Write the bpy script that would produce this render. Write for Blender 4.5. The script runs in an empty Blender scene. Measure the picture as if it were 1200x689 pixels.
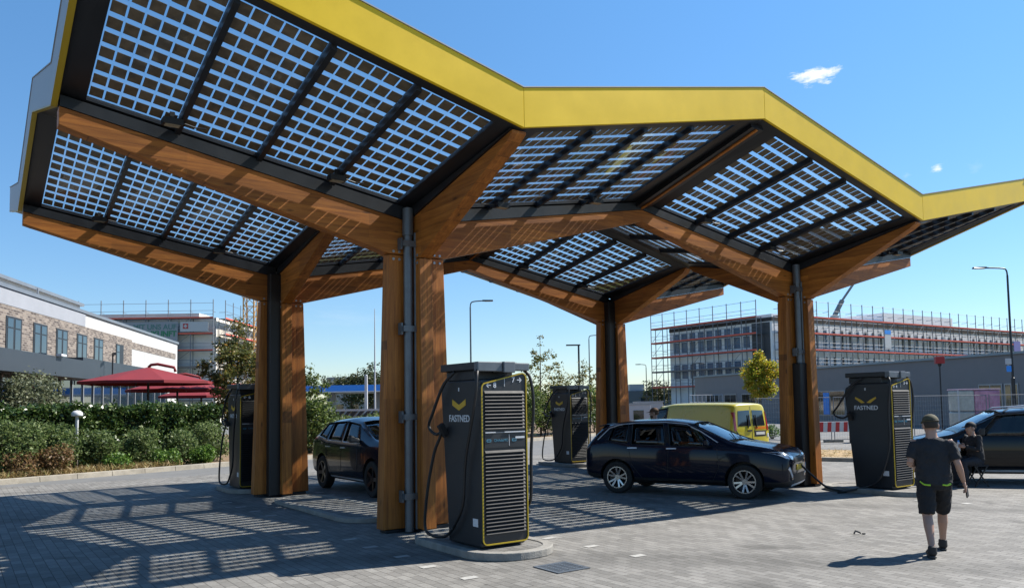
import bpy, bmesh, math, random
import numpy as np
from mathutils import Vector, Matrix
R = math.radians
random.seed(7)
SC = bpy.context.scene
COL = SC.collection

# ------------------------------------------------------------------ materials
ALB = .76      # one scale for all base colours, set together with the exposure
def sc3(c, k=None): return tuple(q*(ALB if k is None else k) for q in c)
def nt(name):
    m = bpy.data.materials.new(name); m.use_nodes = True
    n = m.node_tree; n.nodes.clear()
    return m, n
def N(n, typ, **kw):
    x = n.nodes.new(typ)
    for k, v in kw.items(): setattr(x, k, v)
    return x
def mat(name, col, rough=.5, metal=0., var=.0, vscale=6., bump=0., bscale=60., spec=.5, coat=0., stretch=None, col2=None, tint=None):
    col = tuple(c*ALB for c in col); col2 = tuple(c*ALB for c in col2) if col2 else None
    m, n = nt(name)
    out = N(n, 'ShaderNodeOutputMaterial'); b = N(n, 'ShaderNodeBsdfPrincipled')
    n.links.new(b.outputs[0], out.inputs[0])
    b.inputs['Base Color'].default_value = (*col, 1); b.inputs['Roughness'].default_value = rough
    b.inputs['Metallic'].default_value = metal; b.inputs['Specular IOR Level'].default_value = spec
    b.inputs['Coat Weight'].default_value = coat; b.inputs['Coat Roughness'].default_value = .04
    tc = N(n, 'ShaderNodeTexCoord'); src = tc.outputs['Object']
    if stretch:
        mp = N(n, 'ShaderNodeMapping'); mp.inputs['Scale'].default_value = stretch
        n.links.new(src, mp.inputs[0]); src = mp.outputs[0]
    if var > 0 or col2:
        ns = N(n, 'ShaderNodeTexNoise'); ns.inputs['Scale'].default_value = vscale
        ns.inputs['Detail'].default_value = 5; ns.inputs['Roughness'].default_value = .65
        n.links.new(src, ns.inputs['Vector'])
        r = N(n, 'ShaderNodeValToRGB')
        r.color_ramp.elements[0].position = .32; r.color_ramp.elements[1].position = .68
        a = col2 if col2 else tuple(c * (1 - var) for c in col); c2 = tuple(min(1, c * (1 + var)) for c in col)
        r.color_ramp.elements[0].color = (*a, 1); r.color_ramp.elements[1].color = (*c2, 1)
        n.links.new(ns.outputs['Fac'], r.inputs[0]); n.links.new(r.outputs[0], b.inputs['Base Color'])
        mr = N(n, 'ShaderNodeMapRange'); mr.inputs['To Min'].default_value = max(0, rough - .08); mr.inputs['To Max'].default_value = min(1, rough + .08)
        n.links.new(ns.outputs['Fac'], mr.inputs[0]); n.links.new(mr.outputs[0], b.inputs['Roughness'])
    if bump > 0:
        n2 = N(n, 'ShaderNodeTexNoise'); n2.inputs['Scale'].default_value = bscale; n2.inputs['Detail'].default_value = 4
        n.links.new(src, n2.inputs['Vector'])
        bp = N(n, 'ShaderNodeBump'); bp.inputs['Strength'].default_value = bump; bp.inputs['Distance'].default_value = .02
        n.links.new(n2.outputs['Fac'], bp.inputs['Height']); n.links.new(bp.outputs[0], b.inputs['Normal'])
    return m
def glass_mat(name, tint, ior=1.45, rough=0., refl=1.0, gain=1.):
    m, n = nt(name)
    out = N(n, 'ShaderNodeOutputMaterial'); mix = N(n, 'ShaderNodeMixShader')
    t = N(n, 'ShaderNodeBsdfTransparent'); t.inputs[0].default_value = (*tint, 1)
    g = N(n, 'ShaderNodeBsdfGlossy'); g.inputs['Roughness'].default_value = rough; g.inputs[0].default_value = (refl, refl, refl, 1)
    lw = N(n, 'ShaderNodeLayerWeight'); lw.inputs[0].default_value = .5      # Schlick, the same from both sides of the pane
    pw = N(n, 'ShaderNodeMath', operation='POWER'); n.links.new(lw.outputs['Facing'], pw.inputs[0]); pw.inputs[1].default_value = 5.
    f0 = ((ior-1)/(ior+1))**2 * 1.2
    f = N(n, 'ShaderNodeMath', operation='MULTIPLY_ADD'); n.links.new(pw.outputs[0], f.inputs[0]); f.inputs[1].default_value = gain-f0; f.inputs[2].default_value = f0
    n.links.new(f.outputs[0], mix.inputs[0]); n.links.new(t.outputs[0], mix.inputs[1]); n.links.new(g.outputs[0], mix.inputs[2])
    n.links.new(mix.outputs[0], out.inputs[0])
    return m
def wood_mat(name, axis):
    # glulam: long grain along `axis`, lamella lines across the section
    m, n = nt(name)
    out = N(n, 'ShaderNodeOutputMaterial'); b = N(n, 'ShaderNodeBsdfPrincipled'); n.links.new(b.outputs[0], out.inputs[0])
    tc = N(n, 'ShaderNodeTexCoord')
    sc = [9., 9., 9.]; sc[axis] = .55
    mp = N(n, 'ShaderNodeMapping'); mp.inputs['Scale'].default_value = sc
    n.links.new(tc.outputs['Object'], mp.inputs[0])
    a = N(n, 'ShaderNodeTexNoise'); a.inputs['Scale'].default_value = 2.2; a.inputs['Detail'].default_value = 8; a.inputs['Roughness'].default_value = .7
    n.links.new(mp.outputs[0], a.inputs['Vector'])
    r = N(n, 'ShaderNodeValToRGB'); e = r.color_ramp.elements
    e[0].position = .25; e[0].color = (.18, .054, .009, 1); e[1].position = .78; e[1].color = (.56, .215, .038, 1)
    k = r.color_ramp.elements.new(.5); k.color = (.37, .125, .020, 1)
    n.links.new(a.outputs['Fac'], r.inputs[0])
    # board-to-board tone: blocks along the two cross axes
    sc2 = [8.2, 8.2, 8.2]; sc2[axis] = .38
    mp2 = N(n, 'ShaderNodeMapping'); mp2.inputs['Scale'].default_value = sc2; mp2.inputs['Location'].default_value = (.31, .17, .23)
    n.links.new(tc.outputs['Object'], mp2.inputs[0])
    v = N(n, 'ShaderNodeVectorMath', operation='FLOOR'); n.links.new(mp2.outputs[0], v.inputs[0])
    w = N(n, 'ShaderNodeTexWhiteNoise'); n.links.new(v.outputs[0], w.inputs['Vector'])
    mr = N(n, 'ShaderNodeMapRange'); mr.inputs['To Min'].default_value = .76; mr.inputs['To Max'].default_value = 1.18
    n.links.new(w.outputs['Value'], mr.inputs[0])
    mul = N(n, 'ShaderNodeVectorMath', operation='SCALE'); n.links.new(r.outputs[0], mul.inputs[0]); n.links.new(mr.outputs[0], mul.inputs['Scale'])
    # knots
    kn = N(n, 'ShaderNodeTexVoronoi'); kn.inputs['Scale'].default_value = 1.0
    sck = [5., 5., 5.]; sck[axis] = 1.6
    mp3 = N(n, 'ShaderNodeMapping'); mp3.inputs['Scale'].default_value = sck; n.links.new(tc.outputs['Object'], mp3.inputs[0]); n.links.new(mp3.outputs[0], kn.inputs['Vector'])
    kr = N(n, 'ShaderNodeMapRange'); kr.inputs['From Min'].default_value = .06; kr.inputs['From Max'].default_value = .13; kr.inputs['To Min'].default_value = .45; kr.inputs['To Max'].default_value = 1
    n.links.new(kn.outputs['Distance'], kr.inputs[0])
    mul2 = N(n, 'ShaderNodeVectorMath', operation='SCALE'); n.links.new(mul.outputs[0], mul2.inputs[0]); n.links.new(kr.outputs[0], mul2.inputs['Scale'])
    fr = N(n, 'ShaderNodeVectorMath', operation='FRACTION'); n.links.new(mp2.outputs[0], fr.inputs[0])
    sx = N(n, 'ShaderNodeSeparateXYZ'); n.links.new(fr.outputs[0], sx.inputs[0]); last = None
    for k in range(3):
        if k == axis: continue
        q = N(n, 'ShaderNodeMath', operation='LESS_THAN'); n.links.new(sx.outputs[k], q.inputs[0]); q.inputs[1].default_value = .035
        if last is None: last = q
        else:
            mx_ = N(n, 'ShaderNodeMath', operation='MAXIMUM'); n.links.new(last.outputs[0], mx_.inputs[0]); n.links.new(q.outputs[0], mx_.inputs[1]); last = mx_
    lr = N(n, 'ShaderNodeMapRange'); lr.inputs['To Min'].default_value = 1; lr.inputs['To Max'].default_value = .52; n.links.new(last.outputs[0], lr.inputs[0])
    # broad weathering along the member
    wn = N(n, 'ShaderNodeTexNoise'); wn.inputs['Scale'].default_value = .9; wn.inputs['Detail'].default_value = 4; n.links.new(tc.outputs['Object'], wn.inputs['Vector'])
    wr = N(n, 'ShaderNodeMapRange'); wr.inputs['From Min'].default_value = .3; wr.inputs['From Max'].default_value = .7; wr.inputs['To Min'].default_value = .80; wr.inputs['To Max'].default_value = 1.12; n.links.new(wn.outputs['Fac'], wr.inputs[0])
    mm = N(n, 'ShaderNodeMath', operation='MULTIPLY'); n.links.new(lr.outputs[0], mm.inputs[0]); n.links.new(wr.outputs[0], mm.inputs[1])
    mul3 = N(n, 'ShaderNodeVectorMath', operation='SCALE'); n.links.new(mul2.outputs[0], mul3.inputs[0]); n.links.new(mm.outputs[0], mul3.inputs['Scale'])
    n.links.new(mul3.outputs[0], b.inputs['Base Color'])
    b.inputs['Roughness'].default_value = .55; b.inputs['Specular IOR Level'].default_value = .35
    bp = N(n, 'ShaderNodeBump'); bp.inputs['Strength'].default_value = .12; bp.inputs['Distance'].default_value = .01
    n.links.new(a.outputs['Fac'], bp.inputs['Height']); n.links.new(bp.outputs[0], b.inputs['Normal'])
    return m
def leaf_mat(name, c1, c2, c3=None, rough=.55, transl=.3):
    m, n = nt(name)
    out = N(n, 'ShaderNodeOutputMaterial'); b = N(n, 'ShaderNodeBsdfPrincipled'); tr = N(n, 'ShaderNodeBsdfTranslucent'); mx = N(n, 'ShaderNodeMixShader')
    g = N(n, 'ShaderNodeNewGeometry')
    r = N(n, 'ShaderNodeValToRGB'); e = r.color_ramp.elements
    c1 = sc3(c1, .9); c2 = sc3(c2, .9); c3 = sc3(c3, .9) if c3 else None
    e[0].color = (*c1, 1); e[1].color = (*c2, 1); e[0].position = .1; e[1].position = .8
    if c3: k = e.new(.96); k.color = (*c3, 1)
    n.links.new(g.outputs['Random Per Island'], r.inputs[0])
    n.links.new(r.outputs[0], b.inputs['Base Color']); n.links.new(r.outputs[0], tr.inputs[0])
    b.inputs['Roughness'].default_value = rough; b.inputs['Specular IOR Level'].default_value = .4
    mx.inputs[0].default_value = transl
    n.links.new(b.outputs[0], mx.inputs[1]); n.links.new(tr.outputs[0], mx.inputs[2]); n.links.new(mx.outputs[0], out.inputs[0])
    return m

# ------------------------------------------------------------------ mesh builder
class MB:
    def __init__(s): s.v = []; s.f = []; s.m = []
    def add(s, vs, fs, mi=0):
        o = len(s.v); s.v += [tuple(p) for p in vs]
        for f in fs: s.f.append(tuple(i + o for i in f)); s.m.append(mi)
        return s
    def hexa(s, c, mi=0):   # 8 corners: bottom 4 ccw, top 4 ccw
        return s.add(c, [(3,2,1,0),(4,5,6,7),(0,1,5,4),(1,2,6,5),(2,3,7,6),(3,0,4,7)], mi)
    def box(s, x0, y0, z0, x1, y1, z1, mi=0):
        return s.hexa([(x0,y0,z0),(x1,y0,z0),(x1,y1,z0),(x0,y1,z0),(x0,y0,z1),(x1,y0,z1),(x1,y1,z1),(x0,y1,z1)], mi)
    def bar(s, a, b, w, h, mi=0, up=(0,0,1)):   # box beam from a to b
        a = Vector(a); b = Vector(b); d = (b - a).normalized(); up = Vector(up)
        if abs(d.dot(up)) > .98: up = Vector((0,1,0))
        x = d.cross(up).normalized() * (w/2); z = x.cross(d).normalized() * (h/2)
        return s.hexa([a-x-z, a+x-z, b+x-z, b-x-z, a-x+z, a+x+z, b+x+z, b-x+z], mi)
    def tube(s, pts, r, n=8, mi=0, cap=True):
        pts = [Vector(p) for p in pts]; k = len(pts)
        rs = r if isinstance(r, (list, tuple)) else [r]*k
        d0 = (pts[1]-pts[0]).normalized()
        ref = Vector((0,0,1)) if abs(d0.z) < .9 else Vector((1,0,0))
        x = d0.cross(ref).normalized(); vs = []
        for i, p in enumerate(pts):
            d = (pts[min(i+1,k-1)] - pts[max(i-1,0)]).normalized()
            x = (x - d*x.dot(d)).normalized(); y = d.cross(x)
            for j in range(n):
                t = 2*math.pi*j/n; vs.append(p + (x*math.cos(t) + y*math.sin(t))*rs[i])
        fs = [(i*n+j, i*n+(j+1)%n, (i+1)*n+(j+1)%n, (i+1)*n+j) for i in range(k-1) for j in range(n)]
        if cap: fs += [tuple(reversed(range(n))), tuple((k-1)*n+j for j in range(n))]
        return s.add(vs, fs, mi)
    def lathe(s, prof, n=24, mi=0, M=None):   # (r,z) profile round z
        vs = []; k = len(prof)
        for r, z in prof:
            for j in range(n):
                t = 2*math.pi*j/n; p = Vector((r*math.cos(t), r*math.sin(t), z)); vs.append(M @ p if M else p)
        fs = [(i*n+j, i*n+(j+1)%n, (i+1)*n+(j+1)%n, (i+1)*n+j) for i in range(k-1) for j in range(n)]
        return s.add(vs, fs, mi)
    def prism(s, poly, fn, t0, t1, mi=0):   # poly 2d, fn(a,b,t)->3d
        n = len(poly); vs = [fn(a,b,t0) for a,b in poly] + [fn(a,b,t1) for a,b in poly]
        fs = [tuple(reversed(range(n))), tuple(range(n,2*n))] + [(i,(i+1)%n,(i+1)%n+n,i+n) for i in range(n)]
        return s.add(vs, fs, mi)
    def build(s, name, mats, parent=None, smooth=False, bevel=0, loc=None, rotz=0, subsurf=0, fix=True):
        me = bpy.data.meshes.new(name); me.from_pydata(s.v, [], s.f); me.validate()
        if not isinstance(mats, (list, tuple)): mats = [mats]
        for m in mats: me.materials.append(m)
        if len(mats) > 1 and len(me.polygons) == len(s.m): me.polygons.foreach_set('material_index', s.m)
        if fix:
            bm = bmesh.new(); bm.from_mesh(me); bmesh.ops.recalc_face_normals(bm, faces=bm.faces); bm.to_mesh(me); bm.free()
        if smooth: me.shade_smooth() if smooth is True else me.shade_smooth()
        o = bpy.data.objects.new(name, me); COL.objects.link(o)
        if parent is not None: o.parent = parent
        if loc: o.location = loc
        o.rotation_euler.z = rotz
        if smooth == 'auto':
            me.set_sharp_from_angle(angle=R(35))
        if bevel:
            b = o.modifiers.new('bevel', 'BEVEL'); b.width = bevel; b.segments = 2; b.limit_method = 'ANGLE'; b.angle_limit = R(40)
        if subsurf:
            b = o.modifiers.new('sub', 'SUBSURF'); b.levels = subsurf; b.render_levels = subsurf
        return o
def tag(o, label=None, cat=None, group=None, kind=None):
    if label: o['label'] = label
    if cat: o['category'] = cat
    if group: o['group'] = group
    if kind: o['kind'] = kind
    return o
def thing(name, label, cat, loc=(0,0,0), rotz=0, group=None):
    o = bpy.data.objects.new(name, None); COL.objects.link(o); o.empty_display_size = .2
    o.location = loc; o.rotation_euler.z = rotz
    return tag(o, label, cat, group)
KIDS = {}
def kids(o): return [c for c in bpy.data.objects if c.parent == o]
def dup(root, loc, rotz=None, label=None, scale=None, group=None):
    r = root.copy(); COL.objects.link(r); r.location = loc
    if rotz is not None: r.rotation_euler.z = rotz
    if label: r['label'] = label
    if group: r['group'] = group
    if scale: r.scale = scale if isinstance(scale, tuple) else (scale,)*3
    for ch in kids(root):
        c = ch.copy(); COL.objects.link(c); c.parent = r
        for g in kids(ch):
            d = g.copy(); COL.objects.link(d); d.parent = c
    return r
def textmesh(name, s, size, m, parent, origin, xdir, zdir, ext=.002, sx=1., align='CENTER', bold=0.):
    cu = bpy.data.curves.new(name, 'FONT'); cu.body = s; cu.size = size; cu.extrude = ext; cu.align_x = align; cu.align_y = 'CENTER'; cu.offset = bold
    t = bpy.data.objects.new(name + '_tmp', cu); COL.objects.link(t)
    dg = bpy.context.evaluated_depsgraph_get()
    me = bpy.data.meshes.new_from_object(t.evaluated_get(dg)); bpy.data.objects.remove(t); bpy.data.curves.remove(cu)
    me.name = name; me.materials.clear(); me.materials.append(m)
    x = Vector(xdir).normalized(); z = Vector(zdir).normalized(); y = x.cross(z)   # text up = z, normal = -y
    M = Matrix(((x.x*sx, z.x, -y.x, origin[0]), (x.y*sx, z.y, -y.y, origin[1]), (x.z*sx, z.z, -y.z, origin[2]), (0,0,0,1)))
    me.transform(M)
    o = bpy.data.objects.new(name, me); COL.objects.link(o)
    if parent is not None: o.parent = parent
    return o

# ------------------------------------------------------------------ shared materials
M = {}
M['steel_dark'] = mat('dark_steel', (.014,.016,.020), .42, 0, .25, 3)
M['steel_grey'] = mat('grey_steel', (.16,.175,.19), .4, .35, .15, 5)
M['galv'] = mat('galvanised_steel', (.42,.44,.46), .45, .5, .12, 14)
M['yellow'] = mat('yellow_paint', (1.0,.655,.010), .42, 0, .07, 1.3, spec=.3)
M['grey_sheet'] = mat('light_grey_sheet', (.42,.44,.46), .5, 0, .06, 3)
M['wood_x'] = wood_mat('glulam_along_x', 0); M['wood_y'] = wood_mat('glulam_along_y', 1); M['wood_z'] = wood_mat('glulam_along_z', 2)
M['pv_glass'] = glass_mat('panel_glass', (.95,.97,.98), 1.42)
M['pv_cell'] = mat('solar_cell', (.16,.130,.088), .45, 0, .3, 8)
M['black'] = mat('black_plastic', (.012,.012,.013), .5, 0, .2, 10)
M['rubber'] = mat('black_rubber', (.010,.010,.011), .55)
M['anthracite'] = mat('anthracite_cabinet', (.022,.024,.027), .42, 0, .12, 2, .05, 300)
M['louvre'] = mat('grey_louvre', (.013,.0145,.017), .55, 0, .1, 6, spec=.2)
M['white_print'] = mat('white_lettering', (.75,.76,.77), .5)
M['logo_yellow'] = mat('logo_yellow', (.70,.42,.03), .45)
M['trim_yellow'] = mat('trim_yellow', (.55,.39,.02), .4)
M['concrete'] = mat('pale_concrete', (.30,.285,.255), .85, 0, .22, 5, .4, 60)
M['lamp_lens'] = mat('lamp_lens', (.42,.38,.28), .25, 0, .1, 20)
M['blue_screen'] = mat('blue_screen', (.10,.30,.42), .2)
# ------------------------------------------------------------------ camera, sun and sky
cam_d = bpy.data.cameras.new('camera'); cam = bpy.data.objects.new('camera', cam_d); COL.objects.link(cam)
cam_d.sensor_width = 36; cam_d.lens = 927.64*36/1200; cam_d.shift_y = (415.4-344.5)/1200; cam_d.clip_end = 3000; cam_d.clip_start = .05
PITCH, ROLL, HC = .0626, -.0146, 1.92
cam.matrix_world = Matrix.Translation((0,0,HC)) @ Matrix.Rotation(math.pi/2 + PITCH, 4, 'X') @ Matrix.Rotation(ROLL, 4, 'Z')
SC.camera = cam
SUN_H = Vector((-.910, -.383)).normalized()      # horizontal direction in which shadows fall
SUN_EL = R(45.3)
sd = Vector((SUN_H.x*math.cos(SUN_EL), SUN_H.y*math.cos(SUN_EL), -math.sin(SUN_EL)))
sun_d = bpy.data.lights.new('sun', 'SUN'); sun = bpy.data.objects.new('sun', sun_d); COL.objects.link(sun)
sun_d.energy = 5.0; sun_d.angle = R(.53); sun_d.color = (1, .95, .87)
sun.rotation_euler = sd.to_track_quat('-Z', 'Y').to_euler(); sun.location = (30, 10, 40)
w = bpy.data.worlds.new('World'); SC.world = w; w.use_nodes = True
n = w.node_tree; n.nodes.clear()
wo = N(n, 'ShaderNodeOutputWorld'); bg = N(n, 'ShaderNodeBackground'); sk = N(n, 'ShaderNodeTexSky')
sk.sky_type = 'NISHITA'; sk.sun_disc = False; sk.sun_elevation = SUN_EL
sk.sun_rotation = math.atan2(-SUN_H.x, -SUN_H.y)      # towards the sun, clockwise from +Y
sk.air_density = 1.0; sk.dust_density = .0; sk.ozone_density = 4.0; sk.altitude = 50
bg.inputs['Strength'].default_value = .075
hs = N(n, 'ShaderNodeHueSaturation'); hs.inputs['Saturation'].default_value = 1.15; hs.inputs['Value'].default_value = 1.15
n.links.new(sk.outputs[0], hs.inputs['Color'])
# a few small fair-weather clouds, fixed in the sky's own directions
tc = N(n, 'ShaderNodeTexCoord')
sp = N(n, 'ShaderNodeSeparateXYZ'); n.links.new(tc.outputs['Generated'], sp.inputs[0])
lo = N(n, 'ShaderNodeMapRange'); lo.inputs['From Min'].default_value = 0; lo.inputs['From Max'].default_value = .48; n.links.new(sp.outputs[2], lo.inputs[0])
tn = N(n, 'ShaderNodeMix', data_type='RGBA'); tn.inputs[6].default_value = (.72,.74,.80,1); tn.inputs[7].default_value = (1.16,1.22,1.16,1); n.links.new(lo.outputs[0], tn.inputs['Factor'])
ml = N(n, 'ShaderNodeMix', data_type='RGBA', blend_type='MULTIPLY'); ml.inputs['Factor'].default_value = 1; n.links.new(hs.outputs[0], ml.inputs[6]); n.links.new(tn.outputs[2], ml.inputs[7])
sky_col = ml.outputs[2]
def cloud(direction, radius, squash, seed, amount):
    global sky_col
    d = Vector(direction).normalized()
    right = d.cross(Vector((0,0,1))).normalized(); up = right.cross(d)
    def dotn(vec, s):
        v = N(n, 'ShaderNodeVectorMath', operation='DOT_PRODUCT'); n.links.new(tc.outputs['Generated'], v.inputs[0]); v.inputs[1].default_value = vec*s; return v.outputs['Value']
    a = dotn(right, 1/radius); b = dotn(up, 1/(radius*squash)); f = dotn(d, 1)
    cb = N(n, 'ShaderNodeCombineXYZ'); n.links.new(a, cb.inputs[0]); n.links.new(b, cb.inputs[1])
    ln = N(n, 'ShaderNodeVectorMath', operation='LENGTH'); n.links.new(cb.outputs[0], ln.inputs[0])
    cb.inputs[2].default_value = 0
    off = N(n, 'ShaderNodeVectorMath', operation='ADD'); n.links.new(cb.outputs[0], off.inputs[0]); off.inputs[1].default_value = (seed, seed*2.3, 0)
    ns = N(n, 'ShaderNodeTexNoise'); ns.inputs['Scale'].default_value = 1.5; ns.inputs['Detail'].default_value = 7; ns.inputs['Roughness'].default_value = .62
    n.links.new(off.outputs[0], ns.inputs['Vector'])
    m1 = N(n, 'ShaderNodeMath', operation='MULTIPLY_ADD'); n.links.new(ns.outputs['Fac'], m1.inputs[0]); m1.inputs[1].default_value = 2.6
    m1.inputs[2].default_value = -.62
    m2 = N(n, 'ShaderNodeMath', operation='SUBTRACT'); n.links.new(m1.outputs[0], m2.inputs[0]); n.links.new(ln.outputs['Value'], m2.inputs[1])
    m3 = N(n, 'ShaderNodeMath', operation='MULTIPLY', use_clamp=True); n.links.new(m2.outputs[0], m3.inputs[0]); m3.inputs[1].default_value = 1.8*amount
    m4 = N(n, 'ShaderNodeMath', operation='GREATER_THAN'); n.links.new(f, m4.inputs[0]); m4.inputs[1].default_value = 0
    m5 = N(n, 'ShaderNodeMath', operation='MULTIPLY'); n.links.new(m3.outputs[0], m5.inputs[0]); n.links.new(m4.outputs[0], m5.inputs[1])
    m6 = N(n, 'ShaderNodeMath', operation='MULTIPLY'); n.links.new(m5.outputs[0], m6.inputs[0]); m6.inputs[1].default_value = min(1, amount)
    mx = N(n, 'ShaderNodeMix', data_type='RGBA'); n.links.new(m6.outputs[0], mx.inputs['Factor']); n.links.new(sky_col, mx.inputs[6]); mx.inputs[7].default_value = (7.6, 7.8, 8.0, 1)
    sky_col = mx.outputs[2]
CLOUDS = [((.3456,.8651,.3636),.036,.46,3.1,1.0),((.4661,.8489,.2491),.012,.5,7.7,.7),((.4978,.8319,.2453),.012,.8,12.3,.22),((.4398,.8637,.2462),.006,.8,1.3,.3),((-.2098,.9715,.1098),.09,.2,5.5,.22)]
for c in CLOUDS: cloud(*c)
n.links.new(sky_col, bg.inputs['Color']); n.links.new(bg.outputs[0], wo.inputs[0])
vs = SC.view_settings; vs.view_transform = 'Standard'; vs.look = 'None'; vs.exposure = 1.0; vs.gamma = 1; vs.use_curve_mapping = False
cy = SC.cycles; cy.use_denoising = True; cy.max_bounces = 8; cy.diffuse_bounces = 3; cy.glossy_bounces = 4; cy.transparent_max_bounces = 24; cy.transmission_bounces = 6; cy.caustics_reflective = False; cy.caustics_refractive = False; cy.sample_clamp_indirect = 6

# canopy frame: u along the fascia, v away from it
YAW = .6128; OX, OY = -1.541, 12.457
EU = Vector((math.cos(YAW), math.sin(YAW), 0)); EV = Vector((-math.sin(YAW), math.cos(YAW), 0))
def W(u, v, z=0): return Vector((OX, OY, 0)) + EU*u + EV*v + Vector((0,0,z))

# ------------------------------------------------------------------ ground
def paver_mat():
    m, n = nt('grey_pavers')
    out = N(n, 'ShaderNodeOutputMaterial'); b = N(n, 'ShaderNodeBsdfPrincipled'); n.links.new(b.outputs[0], out.inputs[0])
    tc = N(n, 'ShaderNodeTexCoord'); mp = N(n, 'ShaderNodeMapping'); mp.inputs['Rotation'].default_value = (0,0,R(90)); n.links.new(tc.outputs['Object'], mp.inputs[0])
    br = N(n, 'ShaderNodeTexBrick'); br.offset = .5; n.links.new(mp.outputs[0], br.inputs['Vector'])
    br.inputs['Scale'].default_value = 1; br.inputs['Brick Width'].default_value = .24; br.inputs['Row Height'].default_value = .12
    br.inputs['Mortar Size'].default_value = .005; br.inputs['Mortar Smooth'].default_value = .3; br.inputs['Bias'].default_value = 0
    br.inputs['Color1'].default_value = (.140,.134,.123,1); br.inputs['Color2'].default_value = (.208,.200,.184,1); br.inputs['Mortar'].default_value = (.068,.064,.057,1)
    big = N(n, 'ShaderNodeTexNoise'); big.inputs['Scale'].default_value = .35; big.inputs['Detail'].default_value = 6; big.inputs['Roughness'].default_value = .65; n.links.new(tc.outputs['Object'], big.inputs['Vector'])
    mr = N(n, 'ShaderNodeMapRange'); mr.inputs['From Min'].default_value = .3; mr.inputs['From Max'].default_value = .7; mr.inputs['To Min'].default_value = .82; mr.inputs['To Max'].default_value = 1.2; n.links.new(big.outputs['Fac'], mr.inputs[0])
    fine = N(n, 'ShaderNodeTexNoise'); fine.inputs['Scale'].default_value = 38; fine.inputs['Detail'].default_value = 6; n.links.new(tc.outputs['Object'], fine.inputs['Vector'])
    mf = N(n, 'ShaderNodeMapRange'); mf.inputs['From Min'].default_value = .3; mf.inputs['From Max'].default_value = .7; mf.inputs['To Min'].default_value = .86; mf.inputs['To Max'].default_value = 1.14; n.links.new(fine.outputs['Fac'], mf.inputs[0])
    # wheel-track scuffs and sandy streaks: stretched along the driving lane
    mp2 = N(n, 'ShaderNodeMapping'); mp2.inputs['Scale'].default_value = (.25, 1.4, 1); n.links.new(tc.outputs['Object'], mp2.inputs[0])
    st = N(n, 'ShaderNodeTexNoise'); st.inputs['Scale'].default_value = 1.1; st.inputs['Detail'].default_value = 8; st.inputs['Roughness'].default_value = .7; n.links.new(mp2.outputs[0], st.inputs['Vector'])
    sr = N(n, 'ShaderNodeMapRange'); sr.inputs['From Min'].default_value = .56; sr.inputs['From Max'].default_value = .74; sr.inputs['To Max'].default_value = .8; n.links.new(st.outputs['Fac'], sr.inputs[0])
    s1 = N(n, 'ShaderNodeVectorMath', operation='SCALE'); n.links.new(br.outputs['Color'], s1.inputs[0]); n.links.new(mr.outputs[0], s1.inputs['Scale'])
    s2 = N(n, 'ShaderNodeVectorMath', operation='SCALE'); n.links.new(s1.outputs[0], s2.inputs[0]); n.links.new(mf.outputs[0], s2.inputs['Scale'])
    mx = N(n, 'ShaderNodeMix', data_type='RGBA'); n.links.new(sr.outputs[0], mx.inputs['Factor']); n.links.new(s2.outputs[0], mx.inputs[6]); mx.inputs[7].default_value = (.225,.215,.195,1)
    # drips and chewing-gum spots
    vo = N(n, 'ShaderNodeTexVoronoi'); vo.inputs['Scale'].default_value = 1.7; n.links.new(tc.outputs['Object'], vo.inputs['Vector'])
    vr = N(n, 'ShaderNodeMapRange'); vr.inputs['From Min'].default_value = .03; vr.inputs['From Max'].default_value = .06; vr.inputs['To Min'].default_value = .55; vr.inputs['To Max'].default_value = 1; n.links.new(vo.outputs['Distance'], vr.inputs[0])
    s3 = N(n, 'ShaderNodeVectorMath', operation='SCALE'); n.links.new(mx.outputs[2], s3.inputs[0]); n.links.new(vr.outputs[0], s3.inputs['Scale'])
    oil = N(n, 'ShaderNodeTexNoise'); oil.inputs['Scale'].default_value = .55; oil.inputs['Detail'].default_value = 3; oil.inputs['Distortion'].default_value = 1.2; n.links.new(tc.outputs['Object'], oil.inputs['Vector'])
    orr = N(n, 'ShaderNodeMapRange'); orr.inputs['From Min'].default_value = .60; orr.inputs['From Max'].default_value = .72; orr.inputs['To Min'].default_value = 1; orr.inputs['To Max'].default_value = .60; n.links.new(oil.outputs['Fac'], orr.inputs[0])
    # tyre marks: curved dark bands
    wv = N(n, 'ShaderNodeTexWave'); wv.wave_type = 'RINGS'; wv.rings_direction = 'Z'; wv.inputs['Scale'].default_value = .055; wv.inputs['Distortion'].default_value = 1.5; wv.inputs['Detail'].default_value = 1
    mp4 = N(n, 'ShaderNodeMapping'); mp4.inputs['Location'].default_value = (9., 14., 0); n.links.new(tc.outputs['Object'], mp4.inputs[0]); n.links.new(mp4.outputs[0], wv.inputs['Vector'])
    wr = N(n, 'ShaderNodeMapRange'); wr.inputs['From Min'].default_value = .93; wr.inputs['From Max'].default_value = 1.; wr.inputs['To Min'].default_value = 1; wr.inputs['To Max'].default_value = .74; n.links.new(wv.outputs['Fac'], wr.inputs[0])
    mo = N(n, 'ShaderNodeMath', operation='MULTIPLY'); n.links.new(orr.outputs[0], mo.inputs[0]); n.links.new(wr.outputs[0], mo.inputs[1])
    s4 = N(n, 'ShaderNodeVectorMath', operation='SCALE'); n.links.new(s3.outputs[0], s4.inputs[0]); n.links.new(mo.outputs[0], s4.inputs['Scale']); s3 = s4
    n.links.new(s3.outputs[0], b.inputs['Base Color']); b.inputs['Roughness'].default_value = .8; b.inputs['Specular IOR Level'].default_value = .3
    inv = N(n, 'ShaderNodeMath', operation='SUBTRACT'); inv.inputs[0].default_value = 1; n.links.new(br.outputs['Fac'], inv.inputs[1])
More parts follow.
